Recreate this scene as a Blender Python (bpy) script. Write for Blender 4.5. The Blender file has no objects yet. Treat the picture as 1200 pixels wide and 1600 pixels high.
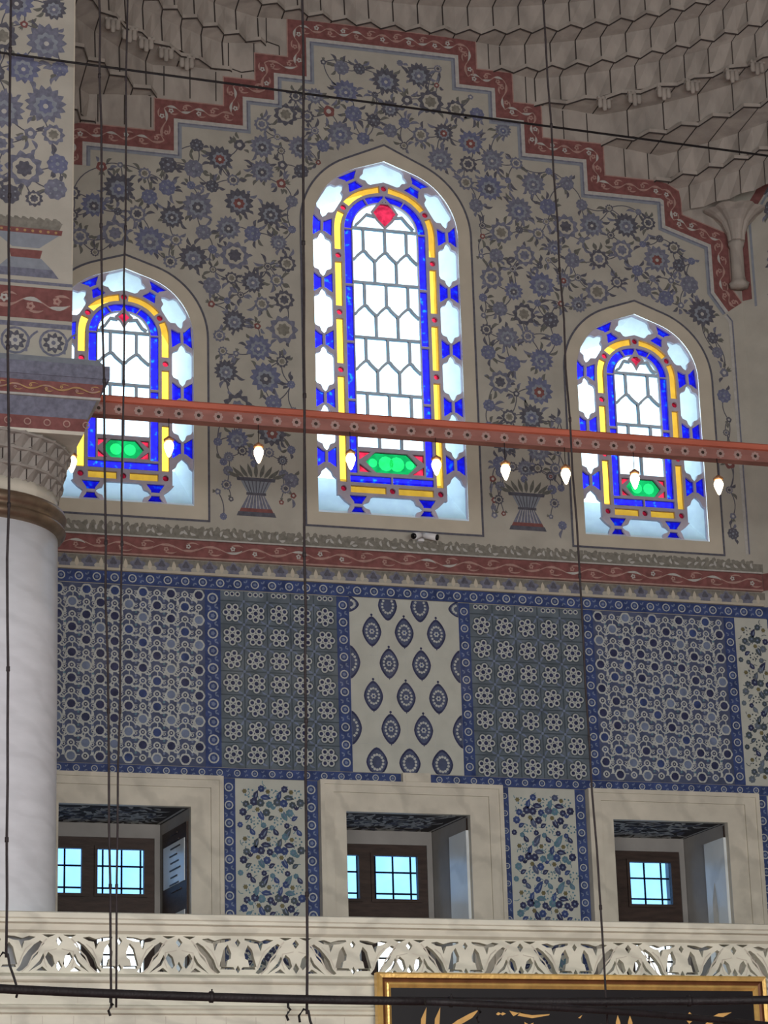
import bpy, math, random
from mathutils import Vector, Matrix
rnd = random.Random(7)
S = bpy.context.scene
COL = S.collection
# ------------------------------------------------------------------ camera
F_PX = 3991.1
PITCH, ROLL, YAW = 0.3069862, 0.02870274, 0.29801518
CAM = Vector((-7.8371, -25.5145, 1.6388))
fw = Vector((math.sin(YAW)*math.cos(PITCH), math.cos(YAW)*math.cos(PITCH), math.sin(PITCH)))
ri = Vector((math.cos(YAW), -math.sin(YAW), 0))
dn = fw.cross(ri)
r2 = ri*math.cos(ROLL) + dn*math.sin(ROLL)
d2 = dn*math.cos(ROLL) - ri*math.sin(ROLL)
cam = bpy.data.cameras.new('camera'); camo = bpy.data.objects.new('camera', cam); COL.objects.link(camo)
m = Matrix((r2, -d2, -fw)).transposed().to_4x4(); m.translation = CAM
camo.matrix_world = m
cam.sensor_fit = 'VERTICAL'; cam.sensor_height = 24.0; cam.sensor_width = 18.0
cam.lens = 24.0*F_PX/1600; cam.clip_end = 300
S.camera = camo
# ------------------------------------------------------------------ world, lights, exposure
w = bpy.data.worlds.new('sky'); S.world = w; w.use_nodes = True
nt = w.node_tree; bg = nt.nodes['Background']
tc = nt.nodes.new('ShaderNodeTexCoord'); sp = nt.nodes.new('ShaderNodeSeparateXYZ'); cr = nt.nodes.new('ShaderNodeValToRGB')
nt.links.new(tc.outputs['Generated'], sp.inputs[0]); nt.links.new(sp.outputs['Z'], cr.inputs[0]); nt.links.new(cr.outputs[0], bg.inputs[0])
cr.color_ramp.elements[0].color = (.55, .62, .66, 1); cr.color_ramp.elements[0].position = 0.0
cr.color_ramp.elements[1].color = (.80, .93, 1, 1); cr.color_ramp.elements[1].position = .12
e = cr.color_ramp.elements.new(.6); e.color = (.62, .80, 1, 1)
bg.inputs[1].default_value = 3.7
S.view_settings.view_transform = 'Standard'; S.view_settings.look = 'None'
S.view_settings.exposure = 0.0; S.view_settings.gamma = 1.0; S.view_settings.use_curve_mapping = False

def area(name, loc, target, sx, sy, power, color):
    l = bpy.data.lights.new(name, 'AREA'); l.shape = 'RECTANGLE'; l.size = sx; l.size_y = sy; l.energy = power; l.color = color
    o = bpy.data.objects.new(name, l); COL.objects.link(o); o.location = loc
    o.rotation_euler = (Vector(target)-Vector(loc)).to_track_quat('-Z', 'Y').to_euler(); return o
area('hall_daylight', (-5, -27.2, 3.6), (0, 0, 8), 16, 5, 3250, (1, .985, .96))
area('hall_window_light', (-14, -20, 15), (0, 0, 9), 6, 6, 190, (.80, .90, 1))

# ------------------------------------------------------------------ materials
def mat(name, col, rough=.8, var=.12, scale=6, bump=0, metal=0, emit=None, spec=.3, vein=None, stretch=(1, 1, 1), coat=0):
    m = bpy.data.materials.new(name); m.use_nodes = True; n = m.node_tree; b = n.nodes['Principled BSDF']
    c = [((v/255)/12.92 if v/255 <= .04045 else ((v/255+.055)/1.055)**2.4) for v in col]
    b.inputs['Roughness'].default_value = rough; b.inputs['Metallic'].default_value = metal
    b.inputs['Specular IOR Level'].default_value = spec
    if coat: b.inputs['Coat Weight'].default_value = coat; b.inputs['Coat Roughness'].default_value = .15
    t = n.nodes.new('ShaderNodeTexCoord'); mp = n.nodes.new('ShaderNodeMapping'); mp.inputs['Scale'].default_value = stretch
    n.links.new(t.outputs['Object'], mp.inputs[0])
    nz = n.nodes.new('ShaderNodeTexNoise'); nz.inputs['Scale'].default_value = scale; nz.inputs['Detail'].default_value = 6
    n.links.new(mp.outputs[0], nz.inputs['Vector'])
    r = n.nodes.new('ShaderNodeValToRGB'); n.links.new(nz.outputs['Fac'], r.inputs[0])
    lo = [max(0, x*(1-var)) for x in c]; hi = [min(1, x*(1+var)) for x in c]
    r.color_ramp.elements[0].position = .3; r.color_ramp.elements[1].position = .7
    r.color_ramp.elements[0].color = (*lo, 1); r.color_ramp.elements[1].color = (*hi, 1)
    out = r.outputs[0]
    if vein:
        wv = n.nodes.new('ShaderNodeTexWave'); wv.inputs['Scale'].default_value = vein[0]; wv.inputs['Distortion'].default_value = 9
        wv.inputs['Detail'].default_value = 4; wv.inputs['Detail Scale'].default_value = 1.5; wv.bands_direction = 'DIAGONAL'
        n.links.new(mp.outputs[0], wv.inputs['Vector'])
        r3 = n.nodes.new('ShaderNodeValToRGB'); n.links.new(wv.outputs['Fac'], r3.inputs[0])
        r3.color_ramp.elements[0].position = 0; r3.color_ramp.elements[0].color = (vein[1],)*3+(1,)
        r3.color_ramp.elements[1].position = .35; r3.color_ramp.elements[1].color = (1, 1, 1, 1)
        mx = n.nodes.new('ShaderNodeMix'); mx.data_type = 'RGBA'; mx.blend_type = 'MULTIPLY'; mx.inputs[0].default_value = 1
        n.links.new(out, mx.inputs[6]); n.links.new(r3.outputs[0], mx.inputs[7]); out = mx.outputs[2]
    n.links.new(out, b.inputs['Base Color'])
    if bump:
        bp = n.nodes.new('ShaderNodeBump'); bp.inputs['Strength'].default_value = bump; bp.inputs['Distance'].default_value = .02
        nz2 = n.nodes.new('ShaderNodeTexNoise'); nz2.inputs['Scale'].default_value = scale*5; n.links.new(mp.outputs[0], nz2.inputs['Vector'])
        n.links.new(nz2.outputs['Fac'], bp.inputs['Height']); n.links.new(bp.outputs[0], b.inputs['Normal'])
    if emit:
        b.inputs['Emission Color'].default_value = (*emit[0], 1); b.inputs['Emission Strength'].default_value = emit[1]
    return m

def glassmat(name, col, var=.15, scale=9):
    """thin coloured window glass: tinted see-through plus a little gloss"""
    m = bpy.data.materials.new(name); m.use_nodes = True; n = m.node_tree; n.nodes.clear()
    o = n.nodes.new('ShaderNodeOutputMaterial'); t = n.nodes.new('ShaderNodeBsdfTransparent'); g = n.nodes.new('ShaderNodeBsdfGlossy')
    g.inputs['Roughness'].default_value = .12; mx = n.nodes.new('ShaderNodeMixShader'); mx.inputs[0].default_value = .03
    tc = n.nodes.new('ShaderNodeTexCoord'); nz = n.nodes.new('ShaderNodeTexNoise'); nz.inputs['Scale'].default_value = scale
    r = n.nodes.new('ShaderNodeValToRGB'); n.links.new(tc.outputs['Object'], nz.inputs['Vector']); n.links.new(nz.outputs['Fac'], r.inputs[0])
    r.color_ramp.elements[0].position = .3; r.color_ramp.elements[1].position = .7
    r.color_ramp.elements[0].color = (*[x*(1-var) for x in col], 1); r.color_ramp.elements[1].color = (*[min(1, x*(1+var)) for x in col], 1)
    n.links.new(r.outputs[0], t.inputs[0]); n.links.new(t.outputs[0], mx.inputs[1]); n.links.new(g.outputs[0], mx.inputs[2]); n.links.new(mx.outputs[0], o.inputs[0])
    return m

M = {}
def A(k, *a, **kw): M[k] = mat(k, *a, **kw)
A('plaster', (172, 168, 158), .9, .10, 3, .25)
A('plaster_band', (190, 182, 166), .85, .06, 4)
A('paint_slate', (112, 114, 130), .9, .25, 20)
A('paint_blue', (106, 110, 136), .9, .22, 18)
A('paint_dark', (90, 90, 100), .9, .25, 20)
A('paint_olive', (124, 121, 113), .9, .25, 20)
A('paint_light', (176, 174, 170), .9, .12, 20)
A('paint_red', (124, 80, 78), .9, .22, 14)
A('paint_rose', (164, 132, 124), .9, .16, 14)
A('paint_bluegrey', (134, 140, 150), .9, .12, 12)
A('paint_ochre', (168, 136, 96), .9, .2, 14)
A('leaf_dark', (104, 104, 100), .9, .2, 20)
A('capital_stone', (150, 144, 138), .8, .15, 6, .2)
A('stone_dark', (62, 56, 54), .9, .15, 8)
A('muqarnas', (166, 158, 150), .9, .14, 5, .2, vein=(1.2, .86), stretch=(1, 1, .5))
A('marble', (222, 220, 204), .45, .09, 3.5, 0, vein=(.8, .84), stretch=(1, 1, 2.2))
A('marble_grey', (204, 198, 184), .5, .10, 4, 0, vein=(1.0, .86))
A('marble_column', (224, 227, 234), .4, .07, 2.5, 0, vein=(.55, .93), stretch=(1, 1, 3))
A('panel_pale', (222, 228, 230), .28, .06, 3, 0, vein=(.7, .85))
A('bronze', (140, 122, 104), .38, .25, 8, 0, metal=.75)
A('gold', (240, 196, 118), .34, .2, 9, .1, metal=.45)
A('groove', (110, 70, 44), .5, .2, 9, metal=.3)
A('gold_leaf', (232, 184, 110), .5, .12, 12)
A('panel_black', (26, 24, 28), .45, .2, 4)
A('iron', (30, 26, 28), .6, .3, 12, .2)
A('cable', (46, 40, 42), .7, .3, 30)
A('beam_red', (184, 100, 80), .6, .18, 7, 0, stretch=(.3, 1, 1))
A('beam_face', (146, 100, 92), .75, .2, 9, 0, stretch=(.4, 1, 1))
A('beam_flower', (166, 140, 134), .8, .15, 9)
A('wood_dark', (62, 48, 42), .55, .3, 5, .15, stretch=(1, 1, 5))
A('recess', (150, 146, 142), .85, .12, 3)
A('soffit', (120, 116, 112), .9, .1, 6)
A('reveal', (238, 242, 244), .9, .05, 2)
A('came', (188, 182, 198), .85, .1, 10)
A('came_dark', (186, 202, 218), .85, .1, 10)
A('tile_white', (186, 188, 180), .22, .07, 5, coat=.3)
A('tile_line', (180, 184, 182), .25, .14, 25, coat=.3)
A('tile_blue', (62, 76, 120), .22, .3, 10, coat=.3)
A('tile_navy', (56, 60, 90), .25, .3, 14, coat=.3)
A('tile_slate', (80, 88, 114), .22, .25, 7, coat=.3)
A('tile_green', (98, 108, 118), .22, .28, 5, coat=.3)
A('tile_greendark', (74, 84, 92), .25, .25, 9, coat=.3)
A('tile_teal', (92, 124, 140), .25, .25, 10, coat=.3)
A('tile_mid', (114, 126, 152), .25, .2, 10, coat=.3)
A('tile_olive', (112, 106, 78), .25, .2, 10, coat=.3)
A('floor_stone', (140, 60, 50), .9, .2, 4)
A('hall', (150, 140, 128), .9, .1, 1)
A('white_plastic', (220, 220, 222), .4, .04, 5)
A('black_plastic', (20, 20, 22), .3, .04, 5)
A('bulb_glow', (255, 230, 190), .3, .02, 5, emit=((1, .80, .50), 9))
A('brass', (190, 140, 100), .4, .2, 9, metal=.6)
M['g_clear'] = glassmat('g_clear', (.80, .95, 1.0), .05)
M['g_blue'] = glassmat('g_blue', (.026, .014, .78), .5, 14)
_n = M['g_blue'].node_tree.nodes
_rr = [q for q in _n if q.type == 'VALTORGB'][0].color_ramp; _e = _rr.elements.new(.60); _e.color = (.012, .014, .85, 1); _rr.elements[-1].position = .72; _rr.elements[-1].color = (.008, .16, .95, 1)  # brighter flecks in the blue stand in for glints seen through the panes
M['g_yellow'] = glassmat('g_yellow', (.95, .46, .045), .1)
M['g_red'] = glassmat('g_red', (.40, .012, .03), .5, 14)
M['g_green'] = glassmat('g_green', (.003, .17, .04), .3)
M['g_green_pale'] = glassmat('g_green_pale', (.012, .42, .08), .2)  # lighter green glass for the round eyes of the cartouche
M['g_cool'] = glassmat('g_cool', (.17, .34, .60), .12, 5)
M['g_lens'] = glassmat('g_lens', (.9, .95, 1), .05)

# ------------------------------------------------------------------ object helpers
def link(name, me, parent=None, mats=None):
    o = bpy.data.objects.new(name, me); COL.objects.link(o)
    if mats:
        for k in mats: me.materials.append(M[k])
    if parent: o.parent = parent
    return o
def tag(o, label, cat, group=None):
    o['label'] = label; o['category'] = cat
    if group: o['group'] = group
    return o
def struct(o): o['kind'] = 'structure'; return o
def empty(name, loc=(0, 0, 0)):
    o = bpy.data.objects.new(name, None); COL.objects.link(o); o.location = loc; o.empty_display_size = .1; return o
def reparent(o, p):
    """child keeps its world coordinates (parents are only translated)"""
    o.parent = p; o.matrix_parent_inverse = Matrix.Translation(-p.location); return o

class MB:
    def __init__(s): s.v = []; s.f = []; s.mi = []; s.keys = []; s.sm = []
    def k(s, key):
        if key not in s.keys: s.keys.append(key)
        return s.keys.index(key)
    def poly(s, pts, key, smooth=False):
        b = len(s.v); s.v += [tuple(p) for p in pts]; s.f.append(tuple(range(b, b+len(pts)))); s.mi.append(s.k(key)); s.sm.append(smooth)
    def mesh(s, verts, faces, key, smooth=False):
        b = len(s.v); s.v += [tuple(p) for p in verts]; q = s.k(key)
        for f in faces: s.f.append(tuple(i+b for i in f)); s.mi.append(q); s.sm.append(smooth)
    def box(s, x0, x1, y0, y1, z0, z1, key):
        v = [(x0, y0, z0), (x1, y0, z0), (x1, y1, z0), (x0, y1, z0), (x0, y0, z1), (x1, y0, z1), (x1, y1, z1), (x0, y1, z1)]
        s.mesh(v, [(3, 2, 1, 0), (4, 5, 6, 7), (0, 1, 5, 4), (1, 2, 6, 5), (2, 3, 7, 6), (3, 0, 4, 7)], key)
    def lathe(s, prof, c, key, n=32, smooth=True, wob=None):
        v = []; f = []
        for j, (r, z) in enumerate(prof):
            for i in range(n):
                a = 2*math.pi*i/n; rr = r*(wob(j, a) if wob else 1)
                v.append((c[0]+rr*math.cos(a), c[1]+rr*math.sin(a), c[2]+z))
        for j in range(len(prof)-1):
            for i in range(n):
                k = (i+1) % n; f.append((j*n+i, j*n+k, (j+1)*n+k, (j+1)*n+i))
        f.append(tuple(range(n-1, -1, -1))); f.append(tuple((len(prof)-1)*n+i for i in range(n)))
        s.mesh(v, f, key, smooth)
    def tube(s, pts, r, key, n=8, smooth=True):
        v = []; f = []; P = [Vector(p) for p in pts]
        for j, p in enumerate(P):
            d = (P[min(j+1, len(P)-1)]-P[max(j-1, 0)]).normalized()
            u = d.cross(Vector((0, 0, 1)) if abs(d.z) < .9 else Vector((1, 0, 0))).normalized(); q = d.cross(u)
            rr = r[j] if isinstance(r, (list, tuple)) else r
            for i in range(n):
                a = 2*math.pi*i/n; v.append(tuple(p+u*rr*math.cos(a)+q*rr*math.sin(a)))
        for j in range(len(P)-1):
            for i in range(n):
                k = (i+1) % n; f.append((j*n+i, j*n+k, (j+1)*n+k, (j+1)*n+i))
        f.append(tuple(range(n-1, -1, -1))); f.append(tuple((len(P)-1)*n+i for i in range(n)))
        s.mesh(v, f, key, smooth)
    def prof(s, pr, x0, x1, key):
        """profile [(y,z)] swept along X"""
        n = len(pr); v = [(x0, y, z) for y, z in pr]+[(x1, y, z) for y, z in pr]
        f = [(i, (i+1) % n, (i+1) % n+n, i+n) for i in range(n)]+[tuple(range(n)), tuple(range(2*n-1, n-1, -1))]
        s.mesh(v, f, key)
    def build(s, name, parent=None):
        me = bpy.data.meshes.new(name); me.from_pydata(s.v, [], s.f)
        for k in s.keys: me.materials.append(M[k])
        for p, q, sm in zip(me.polygons, s.mi, s.sm): p.material_index = q; p.use_smooth = sm
        me.update(); o = bpy.data.objects.new(name, me); COL.objects.link(o)
        if parent is not None: reparent(o, parent)
        return o

from mathutils.geometry import delaunay_2d_cdt
def _inside(x, z, poly):
    c = False; j = len(poly)-1
    for i in range(len(poly)):
        xi, zi = poly[i]; xj, zj = poly[j]
        if (zi > z) != (zj > z) and x < (xj-xi)*(z-zi)/(zj-zi)+xi: c = not c
        j = i
    return c
def fill(outer, holes, depth, y, key, mb):
    """plate in the XZ plane with holes, front face at y - depth/2"""
    loops = [list(outer)]+[list(h) for h in holes]; pts = []; ed = []
    for L in loops:
        n0 = len(pts); pts += [Vector(p) for p in L]; ed += [(n0+i, n0+(i+1) % len(L)) for i in range(len(L))]
    co, ee, tris, _, _, _ = delaunay_2d_cdt(pts, ed, [], 0, 1e-6)
    bb = [(min(p[0] for p in h), max(p[0] for p in h), min(p[1] for p in h), max(p[1] for p in h)) for h in loops[1:]]
    fs = []
    for t in tris:
        cx = sum(co[i].x for i in t)/len(t); cz = sum(co[i].y for i in t)/len(t)
        if not _inside(cx, cz, loops[0]): continue
        if any(q[0] <= cx <= q[1] and q[2] <= cz <= q[3] and _inside(cx, cz, h) for q, h in zip(bb, loops[1:])): continue
        fs.append(tuple(t))
    n = len(co)
    if depth == 0:
        mb.mesh([(c.x, y, c.y) for c in co], fs, key); return
    vs = [(c.x, y-depth/2, c.y) for c in co]+[(c.x, y+depth/2, c.y) for c in co]
    mb.mesh(vs, fs+[tuple(i+n for i in t[::-1]) for t in fs], key)
    for L in loops:
        m_ = len(L); mb.mesh([(p[0], y-depth/2, p[1]) for p in L]+[(p[0], y+depth/2, p[1]) for p in L], [(i, i+m_, (i+1) % m_+m_, (i+1) % m_) for i in range(m_)], key)

def offset(pts, d, closed=False):
    """offset a polyline to its right-hand side by d with mitres"""
    n = len(pts); out = []
    for i in range(n):
        p = Vector(pts[i])
        a = Vector(pts[i-1]) if (i > 0 or closed) else None
        b = Vector(pts[(i+1) % n]) if (i < n-1 or closed) else None
        da = (p-a).normalized() if a is not None else (b-p).normalized()
        db = (b-p).normalized() if b is not None else da
        na = Vector((da.y, -da.x)); nb = Vector((db.y, -db.x)); mt = (na+nb)
        if mt.length < 1e-6: mt = na
        mt.normalize(); out.append(tuple(p+mt*(d/max(.25, mt.dot(na)))))
    return out

class Paint:
    """painted / glazed pattern laid on a plane; map(u,v,h) -> xyz"""
    def __init__(s, mb, fn): s.mb = mb; s.fn = fn; s.n = 0
    def P(s, pts, key, h): s.n += 1; h += (s.n % 40)*.000004; s.mb.poly([s.fn(x, z, h) for x, z in pts], key)
    def disc(s, x, z, r, key, h, n=14, lob=0, amp=.12, ph=0, sx=1):
        k = n if not lob else lob*4
        s.P([(x+sx*r*(1+(amp*math.cos(lob*2*math.pi*i/k) if lob else 0))*math.cos(2*math.pi*i/k+ph),
              z+r*(1+(amp*math.cos(lob*2*math.pi*i/k) if lob else 0))*math.sin(2*math.pi*i/k+ph)) for i in range(k)], key, h)
    def strip(s, pts, wd, key, h, closed=False):
        pts = list(pts)
        if closed: pts = pts+[pts[0]]
        a = offset(pts, wd/2); b = offset(pts, -wd/2)
        if closed:
            q = offset(pts[:-1], wd/2, True); a = q+[q[0]]; q = offset(pts[:-1], -wd/2, True); b = q+[q[0]]
        for i in range(len(pts)-1): s.P([a[i], a[i+1], b[i+1], b[i]], key, h)
    def ring(s, x, z, r, wd, key, h, n=14): s.strip([(x+r*math.cos(2*math.pi*i/n), z+r*math.sin(2*math.pi*i/n)) for i in range(n)], wd, key, h, True)
    def leaf(s, x, z, a, L, wd, key, h, bend=.25):
        c, q = math.cos(a), math.sin(a); up = []; lo = []
        for i in range(7):
            t = i/6; b = bend*L*math.sin(math.pi*t/1.3); ww = wd*math.sin(math.pi*min(1, t**.8))
            up.append((t*L, b+ww/2)); lo.append((t*L, b-ww/2))
        s.P([(x+c*u-q*v, z+q*u+c*v) for u, v in up+lo[::-1][1:-1]], key, h)
    def curve(s, p0, p1, bend, wd, key, h, n=7):
        (x0, z0), (x1, z1) = p0, p1; mx = (x0+x1)/2-(z1-z0)*bend; mz = (z0+z1)/2+(x1-x0)*bend
        s.strip([((1-t)**2*x0+2*t*(1-t)*mx+t*t*x1, (1-t)**2*z0+2*t*(1-t)*mz+t*t*z1) for t in [i/n for i in range(n+1)]], wd, key, h)
    def flower(s, x, z, r, kind, h, rg):
        ph = rg.uniform(0, 6.3)
        if kind == 0:      # spiky lotus
            s.disc(x, z, r, rg.choice(['paint_slate', 'paint_dark', 'paint_blue']), h, lob=rg.choice([13, 15]), amp=.13, ph=ph)
            s.disc(x, z-r*.1, r*.60, 'paint_bluegrey', h+.001, lob=9, amp=.12, ph=ph); s.disc(x, z-r*.12, r*.40, rg.choice(['paint_slate', 'paint_dark', 'paint_red', 'paint_blue']), h+.002, lob=8, amp=.12, ph=ph)
            s.disc(x, z-r*.12, r*.14, 'paint_light', h+.003)
        elif kind == 1:    # scalloped rosette
            s.disc(x, z, r, rg.choice(['paint_slate', 'paint_blue', 'paint_blue', 'paint_dark']), h, lob=9, amp=.07, ph=ph)
            for k in range(6): s.disc(x+r*.62*math.cos(ph+k*1.047), z+r*.62*math.sin(ph+k*1.047), r*.10, 'paint_bluegrey', h+.001, n=6)
            s.disc(x, z, r*.2, 'paint_bluegrey', h+.001, n=8)
        elif kind == 2:    # open rosette
            s.disc(x, z, r, rg.choice(['paint_slate', 'paint_dark']), h, lob=10, amp=.12, ph=ph)
            s.disc(x, z, r*.66, 'plaster', h+.001, lob=8, amp=.06, ph=ph); s.disc(x, z, r*.45, rg.choice(['paint_dark', 'paint_slate', 'paint_olive']), h+.002, lob=7, amp=.14, ph=ph)
        elif kind == 3:    # pomegranate bud
            a = ph; s.disc(x, z, r*.8, rg.choice(['paint_dark', 'paint_slate', 'paint_red']), h, lob=5, amp=.1, ph=ph); s.disc(x, z, r*.35, 'paint_light', h+.001, n=8)
            for k in (-.5, 0, .5): s.leaf(x+r*.6*math.cos(a), z+r*.6*math.sin(a), a+k, r*1.0, r*.35, 'leaf_dark', h, 0)
    def scroll(s, ok, x0, x1, z0, z1, sizes, seed, tries=5000, h=.001, gap=.035, dens=1.0):
        rg = random.Random(seed); pts = []
        for rr, kinds, share in sizes:
            for _ in range(int(tries*share)):
                x = rg.uniform(x0, x1); z = rg.uniform(z0, z1); r = rr*rg.uniform(.85, 1.15)
                if not ok(x, z, r+.015): continue
                if any((x-a)**2+(z-b)**2 < (r+c+gap)**2 for a, b, c in pts): continue
                pts.append((x, z, r)); s.flower(x, z, r, rg.choice(kinds), h+.001, rg)
        for i, (x, z, r) in enumerate(pts):
            near = sorted(((a-x)**2+(b-z)**2, j) for j, (a, b, c) in enumerate(pts) if j != i)[:3]
            for d2, j in near:
                a, b, c = pts[j]; d = math.sqrt(d2)
                if j < i and d < .55 and rg.random() < .9:
                    s.curve((x, z), (a, b), rg.choice([-.3, .3, .2]), .012, 'paint_dark', h)
            for _ in range(7):
                an = rg.uniform(0, 6.3); L = rg.uniform(.06, .13); tx, tz = x+(r+L*.6)*math.cos(an), z+(r+L*.6)*math.sin(an)
                if ok(tx, tz, L*.7) and not any((tx-a)**2+(tz-b)**2 < (c+.025)**2 for a, b, c in pts if (a, b) != (x, z)):
                    s.leaf(x+r*.9*math.cos(an), z+r*.9*math.sin(an), an, L, .038, rg.choice(['paint_dark', 'leaf_dark', 'paint_slate']), h, rg.choice([-.3, .3]))
        return pts
    def meander(s, path, wd, seed, h, c1='paint_rose', c2='paint_light', step=.16):
        """running leaf scroll along the middle of a painted band"""
        rg = random.Random(seed); k = 0
        for (xa, za), (xb, zb) in zip(path[:-1], path[1:]):
            L = math.hypot(xb-xa, zb-za)
            if L < .12: continue
            tx, tz = (xb-xa)/L, (zb-za)/L; nx, nz = -tz, tx; n = max(1, round(L/step)); st = L/n; an = math.atan2(tz, tx)
            w_ = [(xa+tx*L*i/(n*6)+nx*wd*.2*math.sin(math.pi*i/6), za+tz*L*i/(n*6)+nz*wd*.2*math.sin(math.pi*i/6)) for i in range(n*6+1)]
            s.strip(w_, .012, c1, h)
            for i in range(n):
                sg = 1 if i % 2 == 0 else -1; c = (i+.5)*st
                x, z = xa+tx*c-nx*wd*.12*sg, za+tz*c-nz*wd*.12*sg
                s.disc(x, z, wd*.14, rg.choice([c1, c2, c1]), h+.001, lob=5, amp=.2, ph=rg.uniform(0, 6)); s.disc(x, z, wd*.055, 'paint_red', h+.002, n=6)
                s.leaf(xa+tx*(c-st*.3)+nx*wd*.12*sg, za+tz*(c-st*.3)+nz*wd*.12*sg, an-.3*sg, st*.75, wd*.16, rg.choice([c1, c2]), h+.001, .2*sg)
                s.leaf(xa+tx*(c-st*.1)-nx*wd*.28*sg, za+tz*(c-st*.1)-nz*wd*.28*sg, an+.2*sg, st*.6, wd*.1, c1, h+.001, -.2*sg)

# ------------------------------------------------------------------ arches
def arch_top(h, H, n=14):
    """half outline from (h,0) up to (0,H): circle shoulder then straight to the point"""
    r = .92*h; cx = h-r; d = math.hypot(cx, H); base = math.atan2(H, -cx); th = base-math.acos(min(1, r/d))
    pts = [(cx+r*math.cos(th*i/n), r*math.sin(th*i/n)) for i in range(n+1)]
    a = pts[-1]; return pts+[(a[0]*(1-t), a[1]+(H-a[1])*t) for t in (.25, .5, .75, 1)]
class Arch:
    def __init__(s, cx, zb, zs, h, H): s.cx, s.zb, s.zs, s.h, s.H = cx, zb, zs, h, H; s.Ls = zs-zb; t = arch_top(h-.12, H-.12); s.La = sum(math.dist(a, b) for a, b in zip(t, t[1:]))
    def outline(s, d=0, bottom=True):
        t = arch_top(s.h-d, s.H-d*1.08); zb = s.zb+d
        right = [(s.cx+x, s.zs+z) for x, z in t]; left = [(s.cx-x, s.zs+z) for x, z in t[:-1]][::-1]
        return [(s.cx-(s.h-d), zb), (s.cx+(s.h-d), zb)]+right+left
    def at(s, u, d, side):
        """point at path length u up the side, inset d"""
        if u <= s.Ls: return (s.cx+side*(s.h-d), s.zb+u)
        q = min(1, (u-s.Ls)/s.La); t = arch_top(s.h-d, s.H-d*1.08); L = [0]
        for a, b in zip(t, t[1:]): L.append(L[-1]+math.dist(a, b))
        g = q*L[-1]
        for i in range(len(t)-1):
            if g <= L[i+1]+1e-9:
                f = (g-L[i])/max(1e-9, L[i+1]-L[i]); x = t[i][0]+(t[i+1][0]-t[i][0])*f; z = t[i][1]+(t[i+1][1]-t[i][1])*f; break
        return (s.cx+side*x, s.zs+z)

WIN = [Arch(-2.89, 10.03, 11.955, .765, .765), Arch(.118, 10.055, 13.46, .862, .87), Arch(3.107, 9.992, 11.955, .752, .757)]
OUT = [Arch(-2.885, 9.88, 11.96, .91, .905), Arch(.125, 9.905, 13.47, 1.0, 1.05), Arch(3.115, 9.853, 11.955, .905, .91)]
XC = .12
STEP = [(-3.60, 13.9), (-3.60, 14.42), (-2.568, 14.42), (-2.568, 14.82), (-1.77, 14.82), (-1.77, 15.185), (-1.40, 15.185), (-1.40, 15.53), (-1.01, 15.53), (-1.01, 16.03),
        (1.30, 16.03), (1.30, 15.655), (1.74, 15.655), (1.74, 15.275), (2.085, 15.275), (2.085, 14.855), (2.845, 14.855), (2.845, 14.45), (3.59, 14.45),
        (3.80, 14.33), (3.80, 14.04), (4.37, 13.85), (4.37, 13.15), (4.49, 12.98)]

# ------------------------------------------------------------------ wall with openings
NICHE = [(-3.565, -2.195), (-.533, .837), (2.467, 3.81)]
NZ0, NZ1 = 4.72, 6.75
mb = MB()
holes = [a.outline(0) for a in WIN]+[[(a, NZ0), (b, NZ0), (b, NZ1), (a, NZ1)] for a, b in NICHE]
fill([(-20, 0), (4.5, 0), (4.5, 22), (-20, 22)], holes, 0.0, 0.0, 'plaster', mb)
pw = Paint(mb, lambda x, z, h: (x, -h, z))
# painted margins of the windows
for o_, w_ in zip(OUT, WIN):
    a, b = o_.outline(0), w_.outline(-.0)
    for i in range(len(a)):
        j = (i+1) % len(a); pw.P([a[i], a[j], b[j], b[i]], 'plaster_band', .006)
    pw.strip(o_.outline(-.012), .024, 'paint_dark', .008, True)
# stepped border
pw.P(STEP+[(4.49, 18), (-3.60, 18)], 'muqarnas', .001)
for _k, _z in enumerate((14.45, 14.86, 15.28, 15.67, 16.05, 16.43, 16.81)):
    def _up(x):
        t = 13.9
        for (xa, za), (xb, zb) in zip(STEP[:-1], STEP[1:]):
            if xa <= x <= xb and xb > xa: t = za+(zb-za)*(x-xa)/(xb-xa)
        return t
    _x = -3.5+.15*(_k % 2)
    while _x < 4.4:
        if _up(_x) < _z+.36: pw.strip([(_x, max(_z, _up(_x))), (_x, _z+.37)], .013, 'stone_dark', .003)
        if _up(_x) < _z-.05: pw.strip([(_x-.15, _z-.02), (_x, _z+.02), (_x+.15, _z-.02)], .016, 'stone_dark', .003)
        _x += .30
pw.strip(offset(STEP, .115), .23, 'paint_red', .006)
pw.strip(offset(STEP, .006), .014, 'paint_rose', .008)
pw.meander(offset(STEP, .118), .2, 3, .009)
pw.strip(offset(STEP, .252), .044, 'paint_light', .006)
pw.strip(offset(STEP, .282), .018, 'paint_slate', .006)
pw.strip(offset(STEP, .305), .030, 'paint_bluegrey', .006)
pw.strip([(4.26, 12.79), (4.315, 12.72), (4.315, 9.87)], .034, 'paint_light', .004); pw.strip([(4.28, 12.81), (4.345, 12.73), (4.345, 9.87)], .018, 'paint_slate', .005)
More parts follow.
